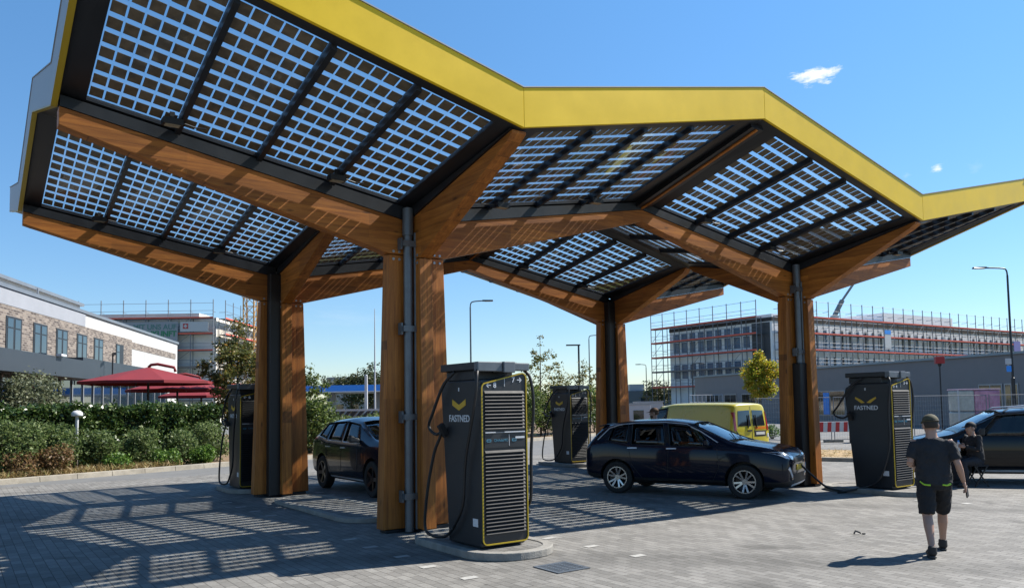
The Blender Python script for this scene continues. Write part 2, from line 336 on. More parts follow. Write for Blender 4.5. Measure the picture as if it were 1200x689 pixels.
    ad = N(n, 'ShaderNodeMath', operation='MULTIPLY_ADD'); n.links.new(fine.outputs['Fac'], ad.inputs[0]); ad.inputs[1].default_value = .35; n.links.new(inv.outputs[0], ad.inputs[2])
    bp = N(n, 'ShaderNodeBump'); bp.inputs['Strength'].default_value = .45; bp.inputs['Distance'].default_value = .008; n.links.new(ad.outputs[0], bp.inputs['Height']); n.links.new(bp.outputs[0], b.inputs['Normal'])
    return m
M['paver'] = paver_mat()
M['asphalt'] = mat('worn_asphalt', (.17,.17,.165), .9, 0, .14, 1.2, .3, 90)
M['terrain'] = mat('dry_ground', (.15,.14,.08), .95, 0, .3, .2, .3, 10, col2=(.10,.12,.05))
M['sand'] = mat('dry_sand_and_straw', (.42,.29,.14), .95, 0, .3, 3, .8, 25, col2=(.20,.14,.07))
M['soil'] = mat('dry_bed_soil', (.24,.155,.085), .95, 0, .35, 4, .8, 20, col2=(.10,.075,.04))
M['mark'] = mat('white_marking_stone', (.44,.43,.40), .75, 0, .12, 20, .2, 90)
def struct(mb, name, m, **k): return tag(mb.build(name, m, **k), kind='structure')
g = MB(); g.add([(-1500,-300,-.02),(1500,-300,-.02),(1500,2500,-.02),(-1500,2500,-.02)], [(0,1,2,3)]); struct(g, 'terrain', M['terrain'])
g = MB(); g.add([(-80,-40,-.006),(110,-40,-.006),(110,90,-.006),(-80,90,-.006)], [(0,1,2,3)]); struct(g, 'road', M['asphalt'])
g = MB(); g.add([(-40,-22,0),(34,-22,0),(34,13.0,0),(-40,13.0,0)], [(0,1,2,3)])
pav = struct(g, 'paved_forecourt', M['paver'], loc=(OX,OY,0), rotz=YAW)
# ------------------------------------------------------------------ charging canopy
SX, SY, LX, LF = 9.877, 6.277, 4.97, 2.976
canopy = thing('charging_canopy', 'large folded solar canopy with a yellow fascia on four branching timber columns', 'canopy', (OX,OY,0), YAW)
Z_COL, Z_XT = 5.02, 5.84           # roof underside at column heads and at arm tips
Z_V, Z_R = 5.50, 6.60              # roof underside at the outer edges: valley, ridge
Z_MV, Z_MR = 5.46, 6.66            # the same half way between the two rows
def quad_z(front):                 # heights (col, xtip, edge valley, edge ridge)
    return (Z_COL, Z_XT, Z_V, Z_R) if front else (Z_COL, Z_XT, Z_MV, Z_MR)
def panel_mesh(P, a0, a1, b0, b1):
    # P(a,b,h): a across, b along the fall, h above the underside
    mb = MB()
    def patch(a0,a1,b0,b1,h0,h1,mi):
        mb.hexa([P(a0,b0,h0),P(a1,b0,h0),P(a1,b1,h0),P(a0,b1,h0),P(a0,b0,h1),P(a1,b0,h1),P(a1,b1,h1),P(a0,b1,h1)], mi)
    patch(a0,a1,b0,b1,.010,.022,0)
    na, nb = 6, 10
    m0 = .03; da = (a1-a0)/na; db = (b1-b0-m0-.02)/nb
    for i in range(na):
        for j in range(nb):
            patch(a0+da*(i+.07), a0+da*(i+.93), b0+m0+db*(j+.16), b0+m0+db*(j+.84), .002, .008, 1)
    return mb
for ci, cu in enumerate((0, SX)):
    for ri, rv in enumerate((0, SY)):
        for su in (-1, 1):
            for sv in (-1, 1):
                outer = (sv < 0) == (ri == 0)
                zc, zx, zv, zr = quad_z(outer)
                if outer and ri == 1: zv, zr = Z_V-.25, Z_R-.25
                L = LF if outer else SY/2
                def P(a, b, h, zc=zc, zx=zx, zv=zv, zr=zr, L=L, su=su, sv=sv, cu=cu, rv=rv):
                    s = a/LX; t = b/L
                    z = zc*(1-s)*(1-t) + zx*s*(1-t) + zv*(1-s)*t + zr*s*t
                    return (cu+su*a, rv+sv*b, z+h)
                far_end = (ci == 0 and su < 0) or (ci == 1 and su > 0)
                A0, A1, B0, B1 = .34, (4.66 if far_end else 4.42), .128, L-(.14 if outer else .27)
                fr = MB()
                def slab(a0,a1,b0,b1,h0,h1):
                    fr.hexa([P(a0,b0,h0),P(a1,b0,h0),P(a1,b1,h0),P(a0,b1,h0),P(a0,b0,h1),P(a1,b0,h1),P(a1,b1,h1),P(a0,b1,h1)])
                e = .004
                slab(e,A0,e,L-e,-.03,.03); slab(A1,LX-.005,e,L-e,-.03,.03); slab(A0,A1,e,B0,-.029,.029); slab(A0,A1,B1,L-e,-.029,.029)
                w4 = (A1-A0)/4
                for k in range(4):
                    a0 = A0+w4*k; a1 = a0+w4
                    if k: slab(a0-.034,a0+.034,B0,B1,-.09,.03)
                    panel_mesh(P, a0+(.036 if k else .01), a1-(.036 if k<3 else .01), B0+.005, B1-.005).build('solar_panel', [M['pv_glass'], M['pv_cell']], canopy)
                fr.build('roof_frame', M['steel_dark'], canopy)
                if outer or True:      # floodlights clipped to the gutter edge
                    for a, on in ((A1-.95, True), (A0+w4*1.05, True)):
                        if not on or (not outer and su > 0): continue
                        p = Vector(P(a, .44, -.13))
                        lb = MB(); lb.box(p.x-.12,p.y-.075,p.z-.05,p.x+.12,p.y+.075,p.z+.03,0); lb.box(p.x-.09,p.y-.055,p.z-.056,p.x+.09,p.y+.055,p.z-.05,1)
                        lb.bar((p.x,p.y,p.z+.03),(p.x,p.y,p.z+.125),.06,.03,0)
                        lb.tube([(p.x+.13,p.y,p.z),(p.x+.3*su*-1,p.y-.03*sv,p.z-.02),(p.x-.42*su,p.y,p.z-.02)],.012,5,0)
                        lb.build('floodlight', [M['black'], M['lamp_lens']], canopy)
        # timber: four bent frames, each a leg and an arm
        def arm(axis, sgn, L, ztip_top, name_leg='column_leg'):
            half = .11; ZE = Z_V if rv == 0 else Z_V-.25; ej = .2 if (axis == 'v' and outerf and rv > 0) else 0
            def F(r, z, t):
                return (cu+sgn*r, rv+t, z) if axis == 'u' else (cu+t, rv+sgn*r, z)
            long = axis == 'u'
            rb0, rb1 = (.13,.61) if long else (.13,.47)      # leg at the foot: inner, outer
            rt1 = .48 if long else .40
            zj = 4.27 if long else 4.20                       # springing of the arm
            leg = [(rb0,.06),(rb1,.06),(rt1,zj-.015),(rb0,zj-.015)]
            MB().prism(leg, F, -half, half).build('column_leg', M['wood_z'], canopy, bevel=.008)
            if long: a = [(rb0,zj),(rt1,zj),(LX-.12,5.40),(LX-.02,5.43),(LX-.02,5.66),(rb0,4.80)]
            else:    a = [(rb0,zj),(rt1,zj),(L-.18,(5.34 if L<3 else 5.30)-ej),(L-.06,5.42-ej),(L-.06,5.46-ej),(rb0,4.84)]
            MB().prism(a, F, -half, half).build('roof_beam', M['wood_x' if long else 'wood_y'], canopy, bevel=.008)
            # steel gutter between arm and panels
            gz = lambda r: (Z_COL+(Z_XT-Z_COL)*r/LX) if long else (Z_COL+((ZE if outerf else Z_MV)-Z_COL)*r/L)
            top = (lambda r: 4.80+(5.66-4.80)*(r-rb0)/(LX-.02-rb0)) if long else (lambda r: 4.84+(5.46-ej-4.84)*(r-rb0)/(L-.06-rb0))
            r0, r1 = .16, (LX-.03 if long else L-.07)
            g = [(r0,top(r0)+.004),(r1,top(r1)+.004),(r1,max(gz(r1)-.032, top(r1)+.01)),(r0,gz(r0)-.032)]
            MB().prism(g, F, -.122 if long else -.14, .122 if long else .14).build('gutter', M['steel_dark'], canopy)
            # bolted shoe plates
            pl = MB(); rc = rt1-.12; zq = zj-.02
            e0 = F(rc-.09, zq-.10, -.004); e1 = F(rc+.09, zq+.10, .004)
            pl.box(min(e0[0],e1[0]),min(e0[1],e1[1]),e0[2],max(e0[0],e1[0]),max(e0[1],e1[1]),e1[2])     # knife plate inside the timber
            for dr in (-.05, .05):
                for dz in (-.06, .06):
                    pl.tube([F(rc+dr, zq+dz, -half-.008), F(rc+dr, zq+dz, half+.008)], .022, 8)
            pl.build('bolted_joint', M['galv'], canopy)
        outerf = True
        for sgn in (-1, 1): arm('u', sgn, LX, 5.66)
        outerf = ri == 0; arm('v', -1, LF if outerf else SY/2, 5.5)
        outerf = ri == 1; arm('v', 1, LF if outerf else SY/2, 5.5)
        # steel core between the legs
        mb = MB(); mb.box(cu-.125,rv-.125,.02,cu+.125,rv+.125,4.95); mb.build('steel_core', M['steel_dark'], canopy)
        mb = MB(); mb.box(cu-.55,rv-.105,.004,cu+.55,rv+.105,.05); mb.box(cu-.105,rv-.42,.003,cu+.105,rv+.42,.049); mb.build('base_plate', M['steel_dark'], canopy)
        # drainpipe in the near corner
        px, py = cu-.215, rv-.215
        if ri == 0:
            mb = MB(); mb.tube([(px,py,.02),(px,py,4.55)], .068, 16); mb.tube([(px,py,4.55),(px,py,4.62),(px+.02,py+.02,4.98)], .085, 16)
            mb.tube([(px+.115,py-.03,.05),(px+.115,py-.03,4.6)], .030, 10)
            dp = mb.build('drainpipe', M['steel_grey'], canopy, smooth='auto')
            for z in ((.55,1.75,3.1,4.42) if ci == 0 else (3.0,4.42)):
                mb = MB(); mb.box(px-.11,py-.075,z-.045,px+.17,py+.06,z+.045); mb.box(px-.13,py-.02,z-.09,px-.10,py+.09,z+.09); mb.box(px+.17,py-.02,z-.09,px+.20,py+.09,z+.09)
                mb.build('pipe_clamp', M['steel_grey'], canopy)
        if not (ri == 0 and ci == 0):
            h = 2.75 if ri == 0 else 4.85
            mb = MB(); mb.box(px-.13,py-.10,.02,px+.15,py+.12,h); mb.build('pipe_cover', M['black'], canopy, bevel=.02)
# ridge beams along v, and the fold between the rows
for u in (SX/2,):
    for v0, v1, z0, z1 in ((-LF+.12, -.05, Z_R, Z_XT), (.05, SY/2, Z_XT, Z_MR), (SY/2, SY-.05, Z_MR, Z_XT), (SY+.05, SY+LF-.12, Z_XT, Z_R-.25)):
        MB().bar((u,v0,z0-.10),(u,v1,z1-.10),.30,.13).build('ridge_beam', M['steel_dark'], canopy); MB().bar((u,v0,z0-.178),(u,v1,z1-.178),.055,.028).build('ridge_batten', M['wood_y'], canopy)
# fascias: folded sheet, 0.49 m high, with a dark return below
def fascia(pts, name, m, lip_m, out, inward, FH=.49):
    # pts: (x,y,zbottom); out: unit outward
    for i in range(len(pts)-1):
        a, b = Vector(pts[i]), Vector(pts[i+1]); o = Vector(out)
        d = (b-a); d.z = 0; d.normalize(); a2 = a + d*.001; b2 = b - d*.001
        H = Vector((0,0,FH)); lo = Vector((0,0,-.035))
        mb = MB()
        mb.hexa([a2+lo, b2+lo, b2+lo-o*.05, a2+lo-o*.05, a2+H, b2+H, b2+H-o*.05, a2+H-o*.05], 0)
        mb.build(name, m, canopy, bevel=.006)
        mb = MB(); mb.hexa([a2+H+Vector((0,0,.002))+o*.012, b2+H+Vector((0,0,.002))+o*.012, b2+H+Vector((0,0,.002))-o*.22, a2+H+Vector((0,0,.002))-o*.22] + [x+Vector((0,0,.016)) for x in (a2+H+o*.012, b2+H+o*.012, b2+H-o*.22, a2+H-o*.22)])
        mb.build('fascia_cap', M['grey_sheet'], canopy)
        if lip_m:
            mb = MB(); mb.hexa([a2+lo*1.5+o*.002, b2+lo*1.5+o*.002, b2+lo*1.5-o*.07, a2+lo*1.5-o*.07, a2+lo*1.05+o*.002, b2+lo*1.05+o*.002, b2+lo*1.05-o*.07, a2+lo*1.05-o*.07]); mb.build('fascia_lip', lip_m, canopy)
xs = [(-LX,Z_R),(0,Z_V),(SX/2,Z_R),(SX,Z_V),(SX+LX,Z_R)]
fascia([(x,-LF-.05,z) for x,z in xs], 'yellow_fascia', M['yellow'], None, (0,-1,0), 1)
fascia([(x,SY+LF+.05,z-.25) for x,z in xs], 'yellow_fascia', M['yellow'], None, (0,1,0), 1, .22)
ys = [(-LF-.1,Z_R+.03),(0,Z_XT-.09),(SY/2,Z_MR),(SY,Z_XT-.09),(SY+LF+.1,Z_R-.22)]
fascia([(-LX-.06,y,z-.02) for y,z in ys], 'end_fascia', M['grey_sheet'], M['trim_yellow'], (-1,0,0), 1)
fascia([(SX+LX+.06,y,z-.02) for y,z in ys], 'end_fascia', M['grey_sheet'], M['trim_yellow'], (1,0,0), 1)
# ------------------------------------------------------------------ charging pillars
def rrect(x0, z0, x1, z1, r, slope=0, k=5):   # rounded rectangle, top edge rising by slope to +x
    pts = []
    for cx, cz, a0, up in ((x1-r,z0+r,-90,0),(x1-r,z1-r,0,slope),(x0+r,z1-r,90,0),(x0+r,z0+r,180,0)):
        for i in range(k+1):
            t = R(a0+90*i/k); pts.append((cx+r*math.cos(t), cz+r*math.sin(t)+(slope if up else 0)))
    return pts
def ring_frame(mb, outer, inner, fn, t0, t1, mi=0):
    n = len(outer)
    vs = [fn(a,b,t0) for a,b in outer]+[fn(a,b,t1) for a,b in outer]+[fn(a,b,t0) for a,b in inner]+[fn(a,b,t1) for a,b in inner]
    fs = []
    for i in range(n):
        j = (i+1)%n
        fs += [(i,j,j+n,i+n),(2*n+i,3*n+i,3*n+j,2*n+j),(n+i,n+j,3*n+j,3*n+i),(i,2*n+i,2*n+j,j)]
    mb.add(vs, fs, mi)
def make_charger(label, loc, numbers=('8','7'), cables='idle', group='charging pillars under the canopy', plug=None, logo_up=False):
    t = thing('car_charger', label, 'charger', loc, YAW, group)
    hx = .355; yf = -.5
    zt, rise = 2.20, .13
    # cabinet: side profile in (y,z), tapering towards the foot at the back
    prof = [(yf+.03,.10),(.34,.10),(.52,2.06),(.49,2.16),(.36,2.24),(yf+.03,2.24)]
    MB().prism(prof, lambda a,b,t_: (t_,a,b), -hx+.012, hx-.012).build('cabinet', M['anthracite'], t, bevel=.02)
    # front panel with yellow edge
    fn = lambda a,b,y: (a,y,b)
    MB().prism(rrect(-hx,.14,hx,zt,.07,rise), fn, yf-.02, yf+.04).build('front_panel', M['anthracite'], t)
    mb = MB(); ring_frame(mb, rrect(-hx-.002,.138,hx+.002,zt+.002,.072,rise), rrect(-hx+.013,.153,hx-.013,zt-.013,.059,rise), fn, yf-.034, yf-.0205); mb.build('edge_trim', M['trim_yellow'], t)
    for z0, z1, nn, nm in ((.27,1.34,23,'lower_louvres'),(1.60,2.10,11,'upper_louvres')):
        mb = MB(); dz = (z1-z0)/nn
        for i in range(nn):
            z = z0+dz*i
            mb.hexa([(-hx+.045,yf-.045,z),(hx-.045,yf-.045,z),(hx-.045,yf-.022,z+dz*.30),(-hx+.045,yf-.022,z+dz*.30),(-hx+.045,yf-.045,z+dz*.16),(hx-.045,yf-.045,z+dz*.16),(hx-.045,yf-.022,z+dz*.86),(-hx+.045,yf-.022,z+dz*.86)])
        mb.build(nm, M['louvre'], t)
    MB().box(-hx+.04,yf-.032,1.365,hx-.04,yf-.022,1.575).build('display_band', M['anthracite'], t)
    mb = MB(); mb.box(-hx+.045,yf-.046,1.555,-hx+.20,yf-.0325,1.568); mb.box(-hx+.20,yf-.036,1.556,-hx+.34,yf-.0325,1.560); mb.box(-hx+.34,yf-.046,1.555,hx-.045,yf-.0325,1.568); mb.box(.06,yf-.036,1.385,.066,yf-.0325,1.53); mb.box(.16,yf-.040,1.475,hx-.05,yf-.0325,1.50); mb.build('display_trim', M['white_print'], t)
    mb = MB()
    for x in (-.255,.14): ring_frame(mb, rrect(x-.035,1.44,x+.035,1.475,.012), rrect(x-.026,1.449,x+.026,1.466,.006), fn, yf-.038, yf-.0325)
    mb.build('socket_icons', M['blue_screen'], t)
    X, Z = (1,0,0), (0,0,1)
    textmesh('plug_lettering', 'CHAdeMO', .048, M['blue_screen'], t, (-.065,yf-.035,1.457), X, Z)
    textmesh('bay_number', '\u2190 '+numbers[0], .095, M['white_print'], t, (-.205,yf-.024,2.165), X, Z, bold=.002)
    textmesh('bay_number', numbers[1]+' \u2192', .095, M['white_print'], t, (.205,yf-.024,2.235), X, Z, bold=.002)
    MB().box(.002,yf-.026,2.15,.008,yf-.0205,2.27).build('number_divider', M['white_print'], t)
    # side lettering, both flanks
    for s in (-1, 1):
        xs = s*(hx-.0105); yd = (0,-1,0) if s < 0 else (0,1,0)
        textmesh('lettering', 'FASTNED', .125, M['white_print'], t, (xs,.04,1.735), yd, Z, sx=1.0, bold=.002)
        mb = MB()
        for q in (-1, 1):
            if logo_up: poly = [(0.02*q,1.845),(.10*q,1.835),(.235*q,1.93),(.225*q,1.965),(.10*q,1.905)]
            else: poly = [(0,1.845),(.17*q,1.915),(.17*q,1.995),(0,1.92)]
            mb.prism(poly, lambda a,b,x: (x,.04+a,b), xs, xs+s*.004)
        mb.build('emblem', M['logo_yellow'], t)
        mb = MB(); mb.box(min(xs,xs+s*.004),yf+.10,.36,max(xs,xs+s*.004),yf+.22,.46); mb.build('rating_plate', M['white_print'], t); MB().box(min(xs,xs+s*.003),.03,2.10,max(xs,xs+s*.003),.055,2.15).build('status_mark', M['white_print'], t)
    # roof unit with the cable arms
    mb = MB(); mb.box(-hx-.03,yf+.02,2.37,hx-.10,.46,2.47); mb.box(-hx+.04,-.30,2.24,hx-.06,.42,2.37); mb.build('roof_unit', M['anthracite'], t, bevel=.012)
    mb = MB(); mb.box(-.02,yf-.06,2.33,.16,yf+.20,2.475); mb.box(.162,yf-.02,2.36,hx+.06,yf+.12,2.462); mb.box(-hx-.05,yf-.03,2.345,-.022,yf+.07,2.47); mb.build('cable_arm', M['steel_grey'], t, bevel=.01)
    cb = MB()
    if cables in ('idle','plugged'):
        cb.tube(bez([(-hx-.03,yf+.01,2.37),(-hx-.09,yf-.06,2.25),(-hx-.10,yf-.02,1.95),(-hx-.06,-.22,1.2),(-hx-.05,-.12,.62),(-hx-.06,.10,.30)] if cables=='idle' else [(-hx-.03,yf+.01,2.37),(-hx-.10,yf-.06,2.22),(-hx-.09,yf,1.7),(-hx-.08,yf+.02,.95),(-hx-.12,yf+.22,.32),(-hx-.20,yf+.5,.125),(-hx-.62,yf+.85,.02)]), .021, 8)
        if cables == 'idle': cb.tube(bez([(-hx-.06,.10,.30),(-hx-.06,.30,.17),(-hx-.09,.62,.14),(-hx-.10,.80,.25),(-hx-.10,.72,.75),(-hx-.085,.56,1.25),(-hx-.07,.42,1.48),(-hx-.07,.37,1.58)]), .021, 8)
    cb.tube(bez([(hx+.03,yf+.05,2.37),(hx+.09,yf,2.25),(hx+.12,yf-.02,1.9),(hx+.10,yf+.02,1.3),(hx+.085,yf+.02,.7),(hx+.07,yf+.1,.55)]), .021, 8)
    cb.tube(bez([(-hx-.02,.10,2.36),(-hx-.07,.32,2.18),(-hx-.08,.60,1.80),(-hx-.06,.74,1.62),(-hx-.05,.55,1.52),(-hx-.03,.38,1.60)]), .021, 8)
    if plug: 
        loc_pts = [t_inv(loc, p) for p in plug]
        cb.tube(bez([(-hx-.62,yf+.85,.02)]+loc_pts), .021, 8)
    cb.build('charging_cable', M['rubber'], t, smooth=True)
    MB().bar((-hx-.005,.36,1.50),(-hx-.10,.36,1.66),.07,.09).build('plug_holder', M['black'], t, bevel=.01)
    MB().bar((hx+.005,yf+.09,.60),(hx+.09,yf+.09,.47),.06,.07).build('plug_holder', M['black'], t, bevel=.01)
    return t
def bez(pts, k=7):   # Catmull-Rom through the points
    P = [Vector(p) for p in pts]; P = [P[0]*2-P[1]] + P + [P[-1]*2-P[-2]]; out = []
    for i in range(1, len(P)-2):
        a,b,c,d = P[i-1:i+3]
        for j in range(k):
            t = j/k; out.append(.5*((2*b)+(c-a)*t+(2*a-5*b+4*c-d)*t*t+(3*b-a-3*c+d)*t**3))
    out.append(P[-2]); return out
def t_inv(loc, p):
    d = Vector(p)-Vector(loc); return (d.dot(EU), d.dot(EV), d.z)
# concrete islands (structure): rounded kerb ring with a paved infill
def island(u0, u1, v0, v1, r, h=.12):
    k = 8
    def rr(o):
        a = []
        for cx, cy, s in ((u1-r,v0+r,-90),(u1-r,v1-r,0),(u0+r,v1-r,90),(u0+r,v0+r,180)):
            for i in range(k+1):
                t = R(s+90*i/k); a.append((cx+(r-o)*math.cos(t), cy+(r-o)*math.sin(t)))
        return a
    mb = MB(); fn = lambda a,b,z: (a,b,z)
    ring_frame(mb, rr(0), rr(.14), fn, .0, h)
    struct(mb, 'kerb_island', M['concrete'], loc=(OX,OY,0), rotz=YAW, bevel=.012)
    mb = MB(); mb.prism(rr(.139), fn, .01, h-.012); struct(mb, 'island_paving', M['paver'], loc=(OX,OY,0), rotz=YAW)
island(-.64, .64, -3.05, -.72, .60, .10)
island(-.62, .62, 1.05, 5.3, .6, .08)
island(SX-.64, SX+.64, -3.0, -.72, .6, .10)
island(SX-.62, SX+.62, 1.0, 5.3, .6, .08)
island(SX-.64, SX+.64, 7.2, 9.5, .6, .10)
island(-.80, .40, 6.95, 8.9, .55, .10)
KIA_NOSE = Vector((6.55, 17.25, .78))
make_charger('dark charging pillar nearest the camera, on a rounded concrete island, marked 8 and 7', W(-.06,-2.05,.002))
make_charger('dark charging pillar with spread yellow wings emblem, its cable lying out to the blue car', W(9.92,-1.85,.002), ('4','3'), 'plugged', plug=[Vector((6.85,16.50,.022)), Vector((6.42,16.36,.13)), Vector((6.05,16.20,.40)), Vector((5.74,16.02,.66))], logo_up=True)
make_charger('dark charging pillar behind the rear end of the blue hatchback, before the bushes', W(9.85,8.28,.002), ('2','1'))
make_charger('dark charging pillar half hidden behind the left rear timber column by the hedge', W(-.25,7.75,.002), ('6','5'))
# ------------------------------------------------------------------ vehicles
from mathutils.bvhtree import BVHTree
M['navy_paint'] = mat('navy_car_paint', (.0045,.0085,.022), .22, 0, 0, spec=.1, coat=.42)
M['blueblack_paint'] = mat('blue_black_car_paint', (.006,.009,.018), .22, 0, 0, spec=.15, coat=.55)
M['black_paint'] = mat('black_car_paint', (.004,.0045,.006), .22, 0, 0, spec=.15, coat=.5)
M['van_yellow'] = mat('yellow_van_paint', (.60,.50,.022), .28, 0, .03, 2, coat=.5)
M['cladding'] = mat('dark_cladding', (.014,.015,.017), .55, 0, .15, 20)
M['car_glass'] = glass_mat('car_glass', (.40,.44,.42), 1.5)
M['dark_glass'] = glass_mat('privacy_glass', (.10,.11,.12), 1.5)
M['gloss_black'] = mat('gloss_black_trim', (.005,.005,.006), .12, spec=.5)
M['chrome'] = mat('bright_metal_trim', (.80,.81,.83), .30, .3)
M['rim'] = mat('machined_rim', (.55,.56,.57), .25, .9)
M['rim_dark'] = mat('dark_rim', (.02,.02,.022), .3, .4)
M['tyre'] = mat('tyre_rubber', (.013,.013,.013), .8, 0, .2, 30)
M['headlight'] = mat('headlight_lens', (.50,.53,.56), .08, .25, 0, coat=1.)
M['taillight'] = mat('red_lamp_lens', (.42,.010,.008), .15, 0, 0, coat=1.)
M['plate'] = mat('number_plate', (.72,.71,.66), .4)
M['plate_yellow'] = mat('yellow_number_plate', (.70,.47,.04), .4)
M['seat'] = mat('dark_seat_fabric', (.02,.02,.021), .8)
M['indicator'] = mat('orange_lamp_lens', (.65,.20,.02), .2)
def evaluated(o):
    dg = bpy.context.evaluated_depsgraph_get(); dg.update()
    return bpy.data.meshes.new_from_object(o.evaluated_get(dg))
def car_shell(st, wheels, rwell, sub=2):
    # st: stations front to rear (xl, xb, xt, zs, zb, zt, wl, wb, wt); returns an evaluated mesh with wheel wells cut
    rows = []
    for xl, xb, xt, zs, zb, zt, wl, wb, wt in st:
        t6 = .82
        rows.append([(xl,0,zs),(xl,wl*.84,zs),(xl,wl,zs+.11),((xl+xb)/2,(wl+wb)/2+.012,(zs+zb)/2+.05),(xb,wb,zb-.07),(xb,wb-.035,zb),
                     (xb+(xt-xb)*t6, (wb-.05)+(wt-(wb-.05))*.80, zb+(zt-zb)*t6),(xt,wt-.05,zt-.035),(xt,wt*.55,zt-.006),(xt,0,zt)])
    nr = 10; ring = []
    for r in rows: ring.append(r + [(x,-y,z) for x,y,z in reversed(r[1:-1])])
    n = len(ring[0]); vs = [p for r in ring for p in r]; fs = []; ms = []
    S = len(st)
    for i in range(S-1):
        for j in range(n):
            fs.append((i*n+j, i*n+(j+1)%n, (i+1)*n+(j+1)%n, (i+1)*n+j))
            jj = j if j < 9 else 17-j
            m = 0
            if jj <= 1: m = 2
            ms.append((i, jj, m))
    for i in (0, S-1):
        for j in range(9):
            a, b = j, j+1; c, d = (n-b)%n, (n-a)%n
            f = [i*n+a, i*n+b, i*n+c, i*n+d]; f2 = []
            for q in f:
                if q not in f2: f2.append(q)
            fs.append(tuple(f2)); ms.append((i, j, 2 if j <= 1 else 0))
    return vs, fs, ms
def jj_of(j): return j if j < 9 else 17-j
def make_car(name, label, cat, loc, heading, spec, group=None):
    t = thing(name, label, cat, (loc[0],loc[1],0), heading, group)
    st = spec['st']; vs, fs, ms = car_shell(st, None, None)
    me = bpy.data.meshes.new('shell'); me.from_pydata(vs, [], fs)
    paint = spec['paint']; mats = [paint, M['car_glass'], M['cladding'], M['gloss_black'], M['dark_glass']]
    for m in mats: me.materials.append(m)
    for k, (i, j, m) in enumerate(ms):
        if k < (len(st)-1)*18:
            if j == 5 and i in spec['side']: m = 4 if i in spec.get('privacy', ()) else 1
            if j in (7, 8) and i == spec['screen']: m = 1
            if j in (7, 8) and i == spec.get('rear'): m = 4
            if jj_of(j) == 5 and i in spec.get('black_pillars', ()): m = 3
        me.polygons[k].material_index = m
    bm = bmesh.new(); bm.from_mesh(me); bmesh.ops.recalc_face_normals(bm, faces=bm.faces)
    cr = bm.edges.layers.float.new('crease_edge'); vc = bm.verts.layers.float.new('crease_vert')
    bm.faces.ensure_lookup_table()
    for e in bm.edges:
        mi = {f.material_index in (1,4) for f in e.link_faces}
        if len(mi) == 2 and (1 in mi or 4 in mi):
            e[cr] = 1.0
            for v in e.verts: v[vc] = 1.0
    bm.to_mesh(me); bm.free()
    o = bpy.data.objects.new('shell_tmp', me); COL.objects.link(o)
    o.modifiers.new('s', 'SUBSURF').levels = 2
    me2 = evaluated(o); bpy.data.objects.remove(o)
    o = bpy.data.objects.new('shell_tmp', me2); COL.objects.link(o)
    cutters = []
    for wx in spec['axles']:
        for s in (-1, 1):
            mb = MB(); yb = spec['track']-.16
            mb.lathe([(0,yb),(spec['rw']+.055,yb),(spec['rw']+.055,1.4),(0,1.4)], 36, 0, Matrix.Translation((wx,0,spec['rw']+.01)) @ Matrix.Rotation(R(-90*s),4,'X'))
            c = mb.build('cut_tmp', M['black']); cutters.append(c)
            b = o.modifiers.new('b', 'BOOLEAN'); b.operation = 'DIFFERENCE'; b.solver = 'EXACT'; b.object = c; b.material_mode = 'TRANSFER'
    me3 = evaluated(o); bpy.data.objects.remove(o)
    for c in cutters: bpy.data.objects.remove(c)
    me3.shade_smooth()
    bm = bmesh.new(); bm.from_mesh(me3)
    bvh = BVHTree.FromBMesh(bm)
    names = [m.name if m else '' for m in me3.materials]
    glass_i = {k for k, nm in enumerate(names) if nm in (M['car_glass'].name, M['dark_glass'].name)}
    # split the panes off the body
    gl = [f for f in bm.faces if f.material_index in glass_i]; seen = set(); panes = []
    for f in gl:
        if f in seen: continue
        stack = [f]; seen.add(f); comp = []
        while stack:
            g = stack.pop(); comp.append(g)
            for e in g.edges:
                for h in e.link_faces:
                    if h in seen or h.material_index != g.material_index: continue
                    seen.add(h); stack.append(h)
        panes.append(comp)
    for comp in panes:
        trim = MB(); chrome = MB(); cs = set(comp); vm = {}; mb = MB(); vv = []; ff = []
        for f in comp:
            idx = []
            for v in f.verts:
                if v not in vm: vm[v] = len(vv); vv.append(v.co - v.normal*.006)
                idx.append(vm[v])
            ff.append(tuple(idx))
        mb.add(vv, ff); c = sum((Vector(v) for v in vv), Vector())/len(vv)
        nm = 'side_window' if abs(c.y) > .45 else ('windscreen' if c.x > 0 else 'rear_window')
        pane = mb.build(nm, me3.materials[comp[0].material_index], t, smooth=True, fix=False)
        so = pane.modifiers.new('thick', 'SOLIDIFY'); so.thickness = .005
        for f in comp:
            for e in f.edges:
                if any(h not in cs for h in e.link_faces):
                    a, b = e.verts[0].co, e.verts[1].co
                    flat = abs(a.z-b.z) < .75*abs(a.x-b.x)
                    top = spec.get('chrome') == 'top' and nm == 'side_window' and flat and (a.z+b.z)/2 > c.z+.02
                    low = spec.get('chrome') == 'low' and nm == 'side_window' and flat and (a.z+b.z)/2 < c.z
                    (chrome if (top or low) else trim).tube([a, b], .011 if (top or low) else .008, 5, 0, False)
        if trim.v: trim.build('window_seal', M['black'], t, fix=False)
        if chrome.v: chrome.build('window_trim', M['chrome'], t, fix=False)
    bmesh.ops.delete(bm, geom=gl, context='FACES')
    bm.to_mesh(me3); bm.free()
    me3.set_sharp_from_angle(angle=R(50))
    body = bpy.data.objects.new('body', me3); COL.objects.link(body); body.parent = t
    def cast(p, d):
        h = bvh.ray_cast(Vector(p) - Vector(d)*3, Vector(d)); return (h[0], h[1]) if h[0] else (Vector(p), -Vector(d))
